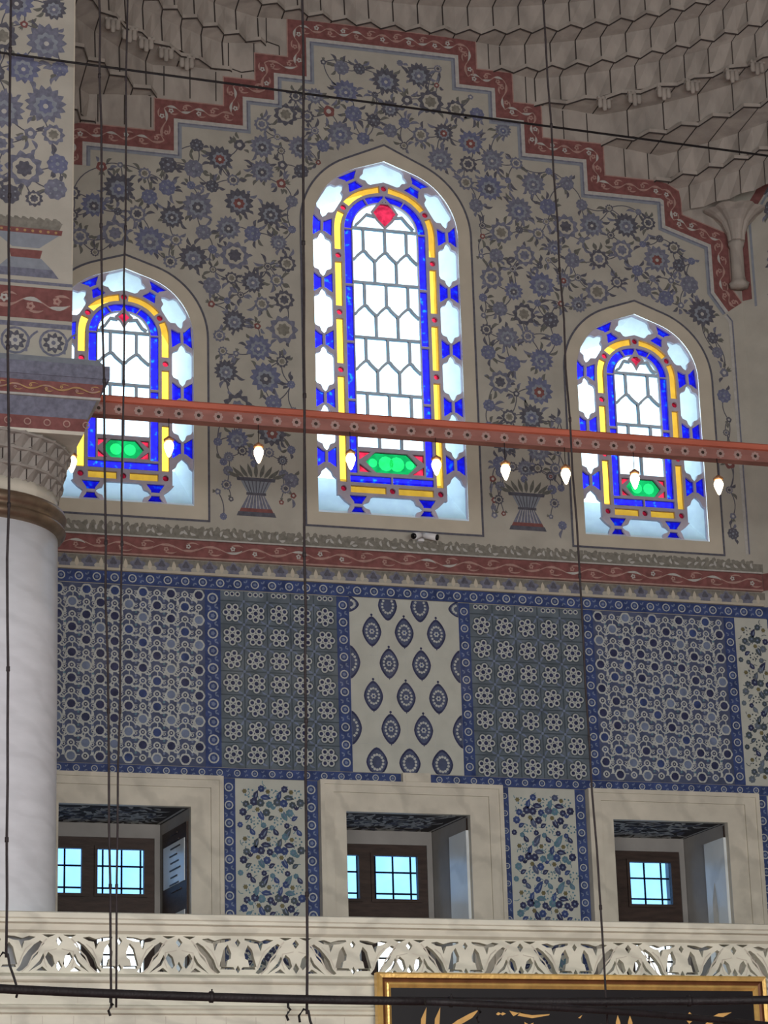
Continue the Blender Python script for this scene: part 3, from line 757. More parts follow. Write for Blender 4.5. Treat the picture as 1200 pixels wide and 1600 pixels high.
def almond(p, x, z, w, h, half=None, cut=None):
    def ogee(k, kk=1):
        pts = []
        for i in range(24):
            a = 2*math.pi*i/24; r = 1
            px = math.sin(a)*w*k; pz = math.cos(a)*h*k*(1+.16*abs(math.cos(a))**6)
            px *= (1-.12*abs(math.cos(a)))
            X, Z = x+px, z+pz
            if half == 'L': X = max(X, cut)
            if half == 'R': X = min(X, cut)
            if half == 'B': Z = max(Z, cut)
            if half == 'T': Z = min(Z, cut)
            pts.append((X, Z))
        return pts
    p.P(ogee(1.0), 'tile_navy', .001)
    p.P(ogee(.84), 'tile_slate', .002)
    for k in range(14):
        a = 2*math.pi*k/14; X, Z = x+math.sin(a)*w*.56, z+math.cos(a)*h*.58
        if (half == 'L' and X < cut+.02) or (half == 'R' and X > cut-.02) or (half == 'B' and Z < cut+.02) or (half == 'T' and Z > cut-.02): continue
        p.disc(X, Z, w*.13, 'tile_line', .003, n=7)
    if not half: 
        p.disc(x, z, w*.26, 'tile_line', .003, lob=6, amp=.2); p.disc(x, z, w*.12, 'tile_blue', .004, n=8)
        p.disc(x, z+h*1.28, w*.13, 'tile_navy', .001, n=8); p.leaf(x, z+h*1.1, 1.57, h*.3, w*.1, 'tile_navy', .001, 0); p.leaf(x, z-h*1.1, -1.57, h*.16, w*.1, 'tile_navy', .001, 0)
def panelC(x0, x1, label):
    mb, p = slab(x0, x1, TZ0, TZ1, 'tile_white')
    rw = [(9.03, 0), (8.735, 1), (8.385, 0), (8.02, 1), (7.665, 0), (7.29, 1)]
    for z, odd in rw:
        h = .145; w_ = .108
        if odd:
            for k in range(3):
                if z < 7.4: almond(p, x0+.27+k*.365, z+.01, .12, .14, 'B', TZ0+.002)
                else: almond(p, x0+.25+k*.365, z, w_, h)
        else:
            for k in range(2):
                if z > 8.9: almond(p, x0+.435+k*.365, z, w_, h, 'T', TZ1-.002)
                else: almond(p, x0+.435+k*.365, z, w_, h)
            hf = 1.25 if z < 9 else 1
            almond(p, x0, z, w_*1.05, .16 if z < 9 else .078, 'L', x0+.002); almond(p, x1, z, w_*1.05, .16 if z < 9 else .078, 'R', x1-.002)
    for zz in (7.5, 7.82, 8.15, 8.47, 8.8): p.strip([(x0, zz), (x1, zz)], .003, 'tile_line', .0005)
    for k in (1, 2, 3): p.strip([(x0+k*.31, TZ0), (x0+k*.31, TZ1)], .003, 'tile_line', .0005)
    return tag(mb.build('tile_mural'), label, 'tile panel')
def panelD(x0, x1, z0, z1, label, seed, pal):
    mb, p = slab(x0, x1, z0, z1, 'tile_white'); Bx = (x0+.01, x1-.01, z0+.01, z1-.01)
    unit = [('L', .27, .86, 1.0, .17, .062), ('L', .74, .90, 2.1, .10, .05), ('D', .12, .80, .036), ('O', .40, .74, .03), ('F', .62, .70, .05), ('L', .30, .60, -.2, .13, .055),
            ('D', .08, .50, .042), ('D', .46, .47, .036), ('D', .80, .52, .042), ('T', .62, .40, .05), ('O', .95, .36, .030), ('D', .33, .30, .04), ('L', .12, .26, 1.9, .15, .055), ('L', .55, .18, .5, .09, .045),
            ('F', .84, .12, .045), ('D', .20, .03, .03), ('L', .92, .66, 1.2, .12, .05), ('D', .56, .98, .028)]
    rg = random.Random(seed); U, V = .25, .50; nx = int((x1-x0)/U)+2; nz = int((z1-z0)/V)+2
    for i in range(-1, nx):
        for j in range(nz):
            off = (i % 2)*.0
            for u in unit:
                x = x0+(i+u[1])*U; z = z1-(j+1-u[2])*V+off
                k1 = pal[rg.randrange(len(pal))]
                if u[0] == 'L':
                    u = (u[0], u[1], u[2], u[3], u[4]*.92, u[5]*1.1)
                    c, s_ = math.cos(u[3])*u[4], math.sin(u[3])*u[4]
                    if clipbox(x-c/2, z-s_/2, .018, Bx) and clipbox(x+c/2, z+s_/2, .018, Bx):
                        p.leaf(x-c/2, z-s_/2, u[3], u[4], u[5], k1, .001, .1); p.leaf(x-c*.25, z-s_*.25, u[3], u[4]*.5, u[5]*.25, 'tile_mid', .002, .1)
                elif clipbox(x, z, .033, Bx):
                    u = (u[0], u[1], u[2], u[3]*1.0)
                    if u[0] == 'D': p.disc(x, z, u[3], k1, .001, lob=7, amp=.09); p.disc(x, z, u[3]*.3, 'tile_mid', .002, n=6)
                    if u[0] == 'O': p.disc(x, z, u[3]*1.2, 'tile_line', .001, lob=6, amp=.1); p.disc(x, z, u[3]*.8, 'tile_olive', .0015, lob=6, amp=.15)
                    if u[0] == 'F':
                        for k in range(7): p.disc(x+u[3]*math.cos(k*.9), z+u[3]*math.sin(k*.9)*.8, .011, pal[-1], .001, n=6)
                    if u[0] == 'T':
                        for k in (-.6, 0, .6): p.leaf(x, z-.02, 1.57+k, .055, .022, k1, .001, 0)
                if clipbox(x, z, .06, Bx) and rg.random() < .9: a = rg.uniform(0, 6.3); p.curve((x, z), (x+.06*math.cos(a), z+.06*math.sin(a)), .4, .008, pal[-1], .0006, 4)
    return tag(mb.build('tile_mural'), label, 'tile panel')

border(-4.6, 4.5, 9.115, 9.248, 'deep blue border of small rings running along the top of all the tile panels')
panelA(-3.95, -2.02, 'dark blue interlaced tile panel beside the large marble column')
border(-2.02, -1.85, TZ0, TZ1, 'upright blue tile strip between the dark interlaced panel and the green squared panel, column side', 'x1')
panelB(-1.85, -.57, 'green-grey squared rosette tile panel on the column side of the white almond panel', 5)
border(-.57, -.43, TZ0, TZ1, 'upright blue tile strip edging the white almond panel on its column side', 'x2')
panelC(-.43, .81, 'white tile panel with rows of blue almond medallions above the middle niche')
border(.81, .94, TZ0, TZ1, 'upright blue tile strip edging the white almond panel on the side away from the column', 'x3')
panelB(.94, 2.25, 'green-grey squared rosette tile panel between the almond panel and the far interlaced panel', 5)
border(2.25, 2.38, TZ0, TZ1, 'upright blue tile strip between the squared panel and the far interlaced panel', 'x4')
panelA(2.38, 3.96, 'dark blue interlaced tile panel above the niche farthest from the column')
border(3.96, 4.09, TZ0, TZ1, 'upright blue tile strip between the far interlaced panel and the leafy corner panel', 'x5')
panelD(4.09, 4.5, TZ0, TZ1, 'narrow panel of green leaves on white tiles ending the upper tile row', 5, ['tile_greendark', 'tile_navy', 'tile_green', 'tile_greendark'])
border(-4.6, .10, 7.08, 7.182, 'lower blue ring border on the column side of the small marble block')
border(.43, 4.5, 7.08, 7.182, 'lower blue ring border on the far side of the small marble block')
mb = MB(); mb.box(.11, .42, -.05, 0, 7.07, 7.19, 'marble_grey'); mb.box(.14, .39, -.058, -.05, 7.095, 7.165, 'marble_grey')
tag(mb.build('marble_block'), 'small pale marble block set in the blue border above the middle niche', 'block')
Zl = 5.0
border(-1.845, -1.71, Zl, 7.075, 'upright blue tile strip beside the marble surround of the niche nearest the column')
panelD(-1.71, -.965, Zl, 7.075, 'tile panel of blue leaves on white between the first two niches from the column', 1, ['tile_navy', 'tile_navy', 'tile_blue', 'tile_greendark', 'tile_teal'])
border(-.965, -.822, Zl, 7.075, 'upright blue tile strip touching the column-side edge of the middle niche surround')
border(1.208, 1.30, Zl, 7.075, 'upright blue tile strip touching the far edge of the middle niche surround')
panelD(1.30, 2.06, Zl, 7.075, 'tile panel of blue leaves on white between the middle niche and the farthest niche', 2, ['tile_navy', 'tile_navy', 'tile_blue', 'tile_slate', 'tile_teal'])
border(2.06, 2.178, Zl, 7.075, 'upright blue tile strip touching the near edge of the farthest niche surround')
border(4.195, 4.33, Zl, 7.075, 'upright blue tile strip beyond the farthest niche surround')
panelD(4.33, 4.5, Zl, 7.075, 'sliver of leafy tile panel at the wall corner beyond the farthest niche', 3, ['tile_navy', 'tile_blue'])
for o in COL.objects:
    if o.get('group', '').startswith('x'): del o['group']
    if o.name.startswith('tile_frieze') and 'upright' in o.get('label', ''): o['group'] = 'upright blue tile strips'

# ------------------------------------------------------------------ muqarnas half-vault
R0 = 5.0
def sag(x): x = min(abs(x), 4.9); return R0-math.sqrt(R0*R0-x*x)
LEV = [(14.05, 1.62), (14.45, 1.40), (14.86, .81), (15.28, .40), (15.67, .25), (16.05, -.01), (16.43, -.17), (16.81, -.34), (17.19, -.52), (17.57, -.72)]
vault = empty('muqarnas_vault', (XC, 0, 14)); tag(vault, 'grey carved honeycomb vault stepping forward above the stepped red border', 'vault')
def Yk(k, x): z, c = LEV[k]; return -(sag(x)-c)
def cell_row(k, cw, off, zig, hood, name='tier', side=0):
    if side == 0:
        cell_row(k, cw, off, zig, hood, name, -1); return cell_row(k, cw, off, zig, hood, name, 1)
    """one tier of niches between ledge k and k+1"""
    mb = MB(); z0 = LEV[k][0]; z1 = LEV[k+1][0]; ang = cw/R0
    n = int(1.42/ang)
    apex = []
    for i in range(-n-1, n+1):
        a0 = (i+off)*ang; a1 = a0+ang
        if abs(a0) > 1.35 or abs(a1) > 1.35: continue
        xa, xm, xb = [R0*math.sin(t) for t in (a0, (a0+a1)/2, a1)]
        if max(abs(xa), abs(xb)) > 4.75: continue
        if min(Yk(k+1, xa), Yk(k+1, xb)) > .02: continue
        if xm < -4.3 or xm > 4.6: continue
        if (xm < 0) != (side < 0): continue
        nrm = lambda x: Vector((-x/R0, -1, 0)).normalized()
        def pt(x, kk, z, f): y = Yk(kk, x); v = Vector((XC+x, y, z))+Vector((-x/R0*.8, -1, 0))*f; return v
        bl, bm, br = pt(xa, k, z0+.02, zig*.5), pt(xm, k, z0+.02, 0), pt(xb, k, z0+.02, zig*.5)
        zh = z0+(z1-z0)*hood
        ml, mm, mr = pt(xa, k, zh, zig*.25), pt(xm, k, zh, zig*.35), pt(xb, k, zh, zig*.25)
        tl, tm, tr = pt(xa, k+1, z1-.02, 0), pt(xm, k+1, z1-.0, zig), pt(xb, k+1, z1-.02, 0)
        mb.mesh([bl, bm, br, ml, mm, mr, tl, tm, tr], [(0, 1, 4, 3), (1, 2, 5, 4), (3, 4, 7, 6), (4, 5, 8, 7)], 'muqarnas')
        # painted outlines
        e_ = Vector((0, -.006, 0)); s_ = Vector((.008, 0, 0))
        mb.poly([bl-s_+e_, bl+s_+e_, ml+s_+e_, ml-s_+e_], 'stone_dark'); mb.poly([ml-s_+e_, ml+s_+e_, tl+s_+e_, tl-s_+e_], 'stone_dark')
        # ledge above the cell
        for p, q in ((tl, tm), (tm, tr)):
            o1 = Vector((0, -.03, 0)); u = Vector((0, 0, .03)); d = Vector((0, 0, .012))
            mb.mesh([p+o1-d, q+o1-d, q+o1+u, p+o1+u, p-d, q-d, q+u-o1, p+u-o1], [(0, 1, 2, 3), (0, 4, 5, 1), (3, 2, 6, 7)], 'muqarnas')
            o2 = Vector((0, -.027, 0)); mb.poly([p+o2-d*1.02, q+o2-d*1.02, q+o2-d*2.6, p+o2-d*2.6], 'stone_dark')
        if k in (2,): apex.append((tm, xm))
        if k == 3: apex.append(((bl), xa))
    mb.build(name, vault); return apex
for k in range(4, 9): cell_row(k, .30, .5*(k % 2), .085, .84)
cell_row(3, .30, .5, .085, .84)
cell_row(2, .44, .25, .05, .88)
cell_row(1, .40, .1, .09, .8)
cell_row(0, .34, .5, .08, .8)
def pendant(x):
    y = Yk(3, x)-.02; p = Vector((XC+x, y, 15.27)); mb = MB()
    for dx, s_ in ((-.055, .8), (0, 1), (.055, .8)):
        mb.lathe([(.006, -.17*s_), (.022, -.165*s_), (.032, -.12*s_), (.028, -.06*s_), (.036, 0)], (p.x+dx, p.y, p.z), 'muqarnas', 8)
    mb.box(p.x-.09, p.x+.09, p.y-.03, p.y+.06, p.z-.03, p.z, 'muqarnas'); mb.build('pendant', vault)
for x in (2.62, 2.92, 3.2, 3.46, 3.80, 4.0, 4.18, -2.35, -2.62, -2.88, -3.10, -3.32): pendant(x)
# colonnette in the corner with its fan
col = empty('colonnette', (4.46, -.06, 13.1)); tag(col, 'slim grey colonnette with flaring top under the vault corner, beside the stepped red border', 'colonnette')
mb = MB(); mb.lathe([(.10, 13.12), (.12, 13.16), (.085, 13.2), (.075, 13.26), (.075, 13.62), (.095, 13.66), (.095, 13.70)], (4.42, -.10, 0), 'muqarnas', 16, wob=lambda j, a: 1+.08*math.cos(8*a)); mb.build('shaft', col)
mb = MB(); mb.lathe([(.09, 13.70), (.10, 13.80), (.15, 13.93), (.24, 14.02), (.33, 14.07)], (4.42, -.12, 0), 'muqarnas', 32, False, wob=lambda j, a: 1+.16*abs(math.cos(4*a))); mb.build('fan', col)

# ------------------------------------------------------------------ pier, impost and marble column
PX, PY = -4.235, -4.5
mb = MB(); mb.box(-7.2, PX, PY, -3.45, 9.705, 21.9, 'plaster')
pp = Paint(mb, lambda x, z, h: (x, PY-h, z))
okp = lambda x, z, r: x-r > -5.1 and x+r < PX-.03 and z-r > 11.0 and not (abs(x+4.78) < .42+r and z < 11.25+r)
pp.scroll(okp, -5.1, PX, 11.0, 14.0, [(.15, [0, 0, 2], .5), (.11, [0, 1, 2], .5), (.07, [1, 2, 3], .6), (.045, [3, 1], .4)], 21, 1600)
pp.P([(PX-.012, 10.75), (PX, 10.75), (PX, 14.5), (PX-.012, 14.5)], 'plaster_band', .003)
for a, b, key in (((.30, 10.60), (.24, 10.68), 'paint_slate'), ((.24, 10.68), (.14, 10.78), 'paint_bluegrey'), ((.13, 10.78), (.15, 10.86), 'paint_red'), ((.12, 10.88), (.30, 11.02), 'paint_bluegrey'), ((.32, 11.02), (.33, 11.07), 'paint_red'), ((.30, 11.07), (.33, 11.14), 'paint_olive')):
    cx = -4.66; pp.P([(cx-a[0], a[1]), (cx+a[0], a[1]), (cx+b[0], b[1]), (cx-b[0], b[1])], key, .002)
for k in range(9): pp.disc(-4.95+k*.07, 11.045, .014, 'paint_ochre', .003, n=6); pp.disc(-4.95+k*.07, 11.14, .04, 'paint_olive', .001, lob=3, amp=.2)
def pband(z0, z1, key, h=.002): pp.P([(-5.2, z0), (PX, z0), (PX, z1), (-5.2, z1)], key, h)
pband(10.53, 10.56, 'paint_slate'); pband(10.20, 10.50, 'paint_red'); pband(10.12, 10.165, 'paint_slate'); pband(9.72, 9.80, 'paint_slate'); pband(9.83, 9.845, 'paint_slate')
pp.meander([(-5.2, 10.35), (PX-.02, 10.35)], .26, 4, .004, step=.26)
for k in range(3):
    cx = -5.1+k*.34+.02; cz = 9.985
    pp.ring(cx, cz, .12, .022, 'paint_slate', .002, 16); pp.disc(cx, cz, .085, 'paint_dark', .003, lob=9, amp=.2); pp.disc(cx, cz, .05, 'paint_light', .004, lob=6, amp=.2); pp.disc(cx, cz, .02, 'paint_slate', .005)
    pp.curve((cx+.1, cz-.1), (cx+.20, cz+.1), .3, .02, 'paint_slate', .002)
for k in range(30): pp.disc(-5.2+k*.034, 9.725, .016, 'paint_light', .004, n=6)
o = mb.build('painted_pier'); tag(o, 'painted plaster pier with blue flowers rising above the large column', 'pier')

imp = empty('impost_block', (-5.05, -4, 9.05)); tag(imp, 'moulded grey and red impost block between the column capital and the painted pier', 'impost')
def sq(z0, z1, r0, r1, key, name=None, mb=None):
    m_ = mb or MB(); cx, cy = -5.05, -4.05; n = []
    v = []
    for z, r in ((z0, r0), (z1, r1)): v += [(cx-r, cy-r*.86, z), (cx+r, cy-r*.86, z), (cx+r, cy+r*.86, z), (cx-r, cy+r*.86, z)]
    m_.mesh(v, [(3, 2, 1, 0), (4, 5, 6, 7), (0, 1, 5, 4), (1, 2, 6, 5), (2, 3, 7, 6), (3, 0, 4, 7)], key)
    if name: return m_.build(name, imp)
    return m_
mb = MB(); sq(9.62, 9.70, 1.04, .98, 'paint_bluegrey', mb=mb); sq(9.50, 9.62, 1.07, 1.07, 'paint_slate', mb=mb); sq(9.46, 9.50, 1.02, 1.06, 'paint_slate', mb=mb); mb.build('upper_moulding', imp)
mb = MB(); sq(9.34, 9.46, .99, 1.02, 'paint_red', mb=mb); sq(9.325, 9.345, 1.0, 1.0, 'paint_light', mb=mb)
pi_ = Paint(mb, lambda x, z, h: (x, -4.05-.876-h, z)); pi_.meander([(-5.4, 9.40), (-4.06, 9.40)], .1, 6, .004, 'paint_ochre', 'paint_rose', .14); mb.build('painted_band', imp)
sq(9.17, 9.325, .90, .97, 'paint_slate', 'cove')
mb = MB(); sq(9.06, 9.17, .88, .90, 'paint_red', mb=mb); pi_ = Paint(mb, lambda x, z, h: (x, -4.05-.775-h, z))
for k in range(8): pi_.ring(-5.35+k*.17, 9.115, .028, .010, 'paint_rose', .004, 10)
mb.build('painted_band', imp)
sq(9.03, 9.06, .87, .88, 'marble_grey', 'abacus')

cl = empty('marble_column', (-5.05, -4.05, 4.0)); tag(cl, 'large pale marble column with bronze collar and stalactite capital behind the balustrade', 'column')
mb = MB(); mb.lathe([(.79, 4.0), (.79, 5.2), (.785, 7), (.775, 8.25)], (-5.05, -4.05, 0), 'marble_column', 64); mb.build('shaft', cl)
mb = MB(); mb.lathe([(.77, 8.24), (.82, 8.27), (.845, 8.31), (.83, 8.34), (.80, 8.36), (.83, 8.39), (.85, 8.43), (.835, 8.47), (.80, 8.49), (.77, 8.50)], (-5.05, -4.05, 0), 'bronze', 64); mb.build('bronze_collar', cl)
mb = MB()
mb.lathe([(.76, 8.48), (.77, 8.62)], (-5.05, -4.05, 0), 'marble_grey', 48)
for t, (z, r, zt) in enumerate(((8.58, .775, 8.74), (8.72, .80, 8.88), (8.86, .84, 9.01))):
    n = 30; c = (-5.05, -4.05)
    for i in range(n):
        a0 = 2*math.pi*(i+.5*(t % 2))/n; a1 = a0+2*math.pi/n; am = (a0+a1)/2
        q = lambda a, rr, zz: (c[0]+rr*math.cos(a), c[1]+rr*math.sin(a), zz)
        v = [q(a0, r+.01, z+.04), q(am, r-.03, z+.0), q(a1, r+.01, z+.04), q(a0, r+.01, zt), q(am, r+.05, zt+.01), q(a1, r+.01, zt), q(a0, r-.10, z+.04), q(am, r-.12, z), q(a1, r-.10, z+.04)]
        mb.mesh(v, [(0, 1, 4, 3), (1, 2, 5, 4), (6, 7, 1, 0), (7, 8, 2, 1)], 'capital_stone')
        g0 = .006/r; mb.poly([q(a0-g0, r+.014, z+.04), q(a0+g0, r+.014, z+.04), q(a0+g0, r+.014, zt), q(a0-g0, r+.014, zt)], 'stone_dark')
    mb.lathe([(r+.0, zt-.03), (r+.045, zt-.02), (r+.045, zt+.0), (r, zt+.005)], (c[0], c[1], 0), 'capital_stone', 40, False)
mb.build('capital', cl)

# ------------------------------------------------------------------ tie beam, rod, bulbs
bm_ = empty('tie_beam', (-3.9, -4, 9.5)); tag(bm_, 'red painted wooden tie beam running across in front of the windows', 'beam')
mb = MB(); mb.box(-3.95, 7.5, -4.0, -3.88, 9.535, 9.648, 'beam_face')
pb = Paint(mb, lambda x, z, h: (x, -4.0-h, z)); x = -3.9
while x < 4.5:
    pb.disc(x, 9.59, .042, 'beam_flower', .001, lob=8, amp=.12); pb.disc(x, 9.59, .018, 'wood_dark', .002, n=8); x += .185
mb.build('flowered_face', bm_)
mb = MB(); mb.prof([(-4.0, 9.648), (-4.03, 9.655), (-4.035, 9.70), (-4.02, 9.715), (-3.86, 9.715), (-3.86, 9.648)], -3.95, 7.5, 'beam_red'); mb.build('top_moulding', bm_)
mb = MB(); mb.tube([(-9, -4.7, 12.80), (-4.3, -4.7, 12.66), (8.3, -4.5, 12.45)], .011, 'iron', 6)
tag(mb.build('iron_tie_rod'), 'thin dark iron rod crossing the scene above the side windows', 'rod')
BX = [(-4.11, 'bulb nearest the column, hanging under the impost'), (-3.253, 'second bulb from the column, in front of the first window'), (-2.415, 'third bulb from the column, above the painted vase between the first and middle windows'),
      (-1.537, 'fourth bulb from the column, at the near yellow edge of the middle window'), (-.703, 'fifth bulb from the column, at the far yellow edge of the middle window'), (-.018, 'bulb beside the painted vase between the middle and far windows'),
      (.588, 'bulb just before the near edge of the far window margin'), (1.293, 'bulb hanging in front of the green panel of the far window'), (2.164, 'bulb farthest from the column, past the far window')]
def bulb(x, lab, y=-4.0, z=9.25, up=.29):
    r = empty('hanging_bulb', (x, y, z)); tag(r, 'glowing '+lab, 'light bulb', 'glowing bulbs hanging under the tie beam')
    mb = MB(); mb.lathe([(.004, -.085), (.014, -.075), (.030, -.035), (.044, .005), (.046, .03), (.036, .055), (.026, .066)], (x, y, z), 'bulb_glow', 14); mb.build('bulb', r)
    mb = MB(); mb.lathe([(.028, .064), (.048, .070), (.050, .085), (.030, .10), (.012, .115)], (x, y, z), 'brass', 14); mb.build('socket', r)
    mb = MB(); mb.tube([(x, y, z+.11), (x, y+(.165 if up > .5 else 0), z+up)], .004, 'cable', 5); mb.build('cord', r)
bulb(-4.14, BX[0][1], -4.0, 9.04, .13)
for x, lab in BX[1:]: bulb(x, lab)

# ------------------------------------------------------------------ balustrade and gallery front
YB = -5.0
bal = empty('marble_balustrade', (0, YB, 4.3)); tag(bal, 'pale marble gallery balustrade pierced with scrolling leaves', 'balustrade')
mb = MB(); mb.prof([(YB+.02, 4.70), (YB-.02, 4.72), (YB-.035, 4.765), (YB-.075, 4.775), (YB-.075, 4.80), (YB-.09, 4.81), (YB-.09, 4.85), (YB-.07, 4.86), (YB+.22, 4.86), (YB+.22, 4.70)], -9, 12, 'marble'); mb.build('top_rail', bal)
cell = .985; x0c = -4.37
def T(pts, c, sg): return [(c+sg*x, 4.375+z) for x, z in pts]
half = [[(.120, .245), (.155, .205), (.175, .155), (.222, .105), (.26, .045), (.322, .015), (.345, .026), (.312, .066), (.290, .128), (.250, .182), (.205, .232), (.155, .265)],
        [(.20, .292), (.245, .268), (.285, .262), (.30, .205), (.325, .265), (.37, .270), (.425, .288), (.425, .302), (.36, .298), (.30, .282), (.25, .30)],
        [(.345, .085), (.36, .14), (.375, .20), (.405, .235), (.43, .175), (.425, .14), (.405, .13), (.395, .085)],
        [(.355, .052), (.455, .052), (.445, .068), (.36, .07)],
        [(.04, .085), (.055, .14), (.085, .165), (.105, .13), (.085, .09), (.06, .06)],
        [(.10, .025), (.135, .055), (.175, .028)],
        [(.205, .045), (.235, .025), (.16, .10), (.135, .15), (.125, .13), (.15, .08)],
        [(.03, .315), (.09, .29), (.14, .315)]]
centreA = [[(0, .225), (.028, .265), (0, .30), (-.028, .265)], [(0, .02), (.026, .06), (0, .11), (-.026, .06)]]
centreB = [[(.4925, .235), (.515, .27), (.4925, .30), (.47, .27)], [(.4925, .02), (.512, .05), (.4925, .085), (.473, .05)]]
k = -5
panels = []
for k in range(-3, 9):
    c = x0c+k*cell
    hs = []
    for sg in (-1, 1):
        for q_, h in enumerate(half):
            gx_, gz_ = sum(p[0] for p in h)/len(h), sum(p[1] for p in h)/len(h); f_ = 1.0 if q_ == 0 else (1.08 if q_ in (1, 7) else 1.2)
            hs.append(T([(gx_+(p[0]-gx_)*f_, min(.325, gz_+(p[1]-gz_)*f_)) for p in h] if q_ != 7 else h, c, sg))
    for h in centreA: hs.append(T(h, c, 1))
    for h in centreB: hs.append([(p[0], p[1]) for p in T(h, c, 1)])
    # panel spans from just right of B(k-1) to just right of B(k)
    mb = MB(); xa = c-.4925+.03; xb = c+.4925+.03
    fill([(xa, 4.375), (xb, 4.375), (xb, 4.71), (xa, 4.71)], hs, .07, YB+.06, 'marble', mb)
    # low relief: leaf veins standing proud
    pr_ = Paint(mb, lambda x, z, h: (x, YB+.025-h, z))
    for sg in (-1, 1):
        pr_.strip(T([(.10, .28), (.14, .24), (.165, .19), (.215, .14), (.25, .06), (.30, .015)], c, sg), .012, 'marble_grey', .006)
        pr_.strip(T([(.22, .24), (.27, .20), (.30, .14), (.33, .06)], c, sg), .010, 'marble_grey', .006)
        pr_.strip(T([(.02, .20), (.06, .19), (.115, .18), (.12, .10), (.10, .05)], c, sg), .008, 'marble_grey', .006)
    mb.build('pierced_panel', bal)
mb = MB(); mb.prof([(YB-.04, 4.31), (YB-.05, 4.32), (YB-.05, 4.345), (YB-.02, 4.365), (YB+.02, 4.38), (YB+.2, 4.38), (YB+.2, 4.30), (YB-.01, 4.30)], -9, 12, 'marble'); mb.build('bottom_rail', bal)
mb = MB(); mb.prof([(YB, 4.31), (YB, 4.13), (YB-.03, 4.12), (YB-.04, 4.10), (YB-.02, 4.085), (YB-.03, 4.06), (YB+.01, 4.05), (YB+.01, 0), (YB+.3, 0), (YB+.3, 4.31)], -18, 18, 'marble')
pf = Paint(mb, lambda x, z, h: (x, YB-h, z))
for xx in (-4.22, -1.9, 2.6): pf.strip([(xx, 4.14), (xx, 4.30)], .006, 'marble_grey', .001)
pf.strip([(-4.9, 4.262), (-4.22, 4.255), (-4.22, 4.15)], .005, 'marble_grey', .001)
pf2 = Paint(mb, lambda x, z, h: (x, YB+.01-h, z))
for i in range(40): pf2.strip([(-6+i*.25, 3.6), (-6+i*.25, 4.04)], .006, 'marble_grey', .001)
struct(mb.build('wall_gallery_front'))

# ------------------------------------------------------------------ framed calligraphy
FX0, FX1, FZ1, FZ0, FY = -1.755, 1.757, 4.397, 3.0, -5.10
fr = empty('framed_calligraphy', ((FX0+FX1)/2, FY, FZ0)); tag(fr, 'wide gilt-framed black panel with golden calligraphy hung on the gallery front', 'framed calligraphy')
mb = MB()
loops = [(0, .04), (0, -.03), (.015, -.05), (.045, -.045), (.055, -.02), (.075, -.012), (.085, -.035), (.10, -.04), (.125, -.015), (.13, .02)]
for (i0, y0), (i1, y1) in zip(loops, loops[1:]):
    A4 = lambda q, y: [(FX0+q, FY+y, FZ0+q), (FX1-q, FY+y, FZ0+q), (FX1-q, FY+y, FZ1-q), (FX0+q, FY+y, FZ1-q)]
    p, q = A4(i0, y0), A4(i1, y1)
    for k in range(4): mb.poly([p[k], p[(k+1) % 4], q[(k+1) % 4], q[k]], 'groove' if i0 in (.045, .055) else 'gold')
mb.build('gilt_frame', fr)
mb = MB(); mb.box(FX0+.12, FX1-.12, FY-.01, FY+.03, FZ0+.12, FZ1-.12, 'panel_black'); mb.build('black_panel', fr)
class Ink:
    def P(s, pts, key, h):
        mb = MB(); Paint(mb, lambda x, z, h: (x, FY-.014-h, z)).P(pts, key, h)
        f = mb.v[:]; n = len(f); mb.mesh([(x, y+.004, z) for x, y, z in f]+f, [(i, (i+1) % n, (i+1) % n+n, i+n) for i in range(n)], key); mb.build('calligraphy_stroke', fr)
pg = Ink()
G = 'gold_leaf'
pg.P([(-1.40, 3.75), (-1.36, 3.75), (-1.325, 4.115), (-1.375, 4.02)], G, 0); pg.P([(-1.28, 3.75), (-1.24, 3.75), (-1.205, 4.115), (-1.255, 4.02)], G, 0)
pg.P([(-1.12, 3.97), (-1.05, 3.965), (-.93, 4.03), (-.865, 4.10), (-.95, 4.065), (-1.06, 4.01)], G, 0); pg.P([(-1.12, 3.97), (-1.08, 3.975), (-.90, 3.75), (-.96, 3.75)], G, 0)
for dx in (-.70, -.66): pg.P([(dx-.02, 4.062), (dx, 4.078), (dx+.03, 4.066), (dx, 4.052)], G, 0)
pg.P([(-.60, 4.09), (-.565, 4.045), (-.50, 4.08), (-.53, 4.05), (-.40, 4.03), (-.25, 4.055), (-.24, 4.065), (-.40, 4.055), (-.53, 4.075)], G, 0)
pg.P([(-.47, 4.0), (-.43, 3.975), (-.39, 3.995), (-.40, 3.96), (-.36, 3.75), (-.46, 3.75)], G, 0)
pg.P([(.01, 4.035), (.05, 4.06), (.03, 4.03)], G, 0)
for dx in (.36, .47): pg.P([(dx-.02, 3.75), (dx+.02, 3.75), (dx+.03, 4.0), (dx+.01, 4.06), (dx-.01, 4.0)], G, 0)
pg.P([(.98, 4.04), (1.03, 4.09), (1.08, 4.04), (1.02, 3.99)], G, 0)
pg.P([(1.16, 3.98), (1.22, 4.045), (1.30, 4.08), (1.42, 4.09), (1.30, 4.03), (1.22, 3.985)], G, 0)
pg.P([(.12, 3.97), (.22, 3.985), (.30, 3.94), (.34, 3.75), (.28, 3.75), (.24, 3.90)], G, 0)
pg.P([(.62, 3.94), (.75, 3.97), (.88, 3.93), (.86, 3.75), (.80, 3.75), (.78, 3.9)], G, 0)


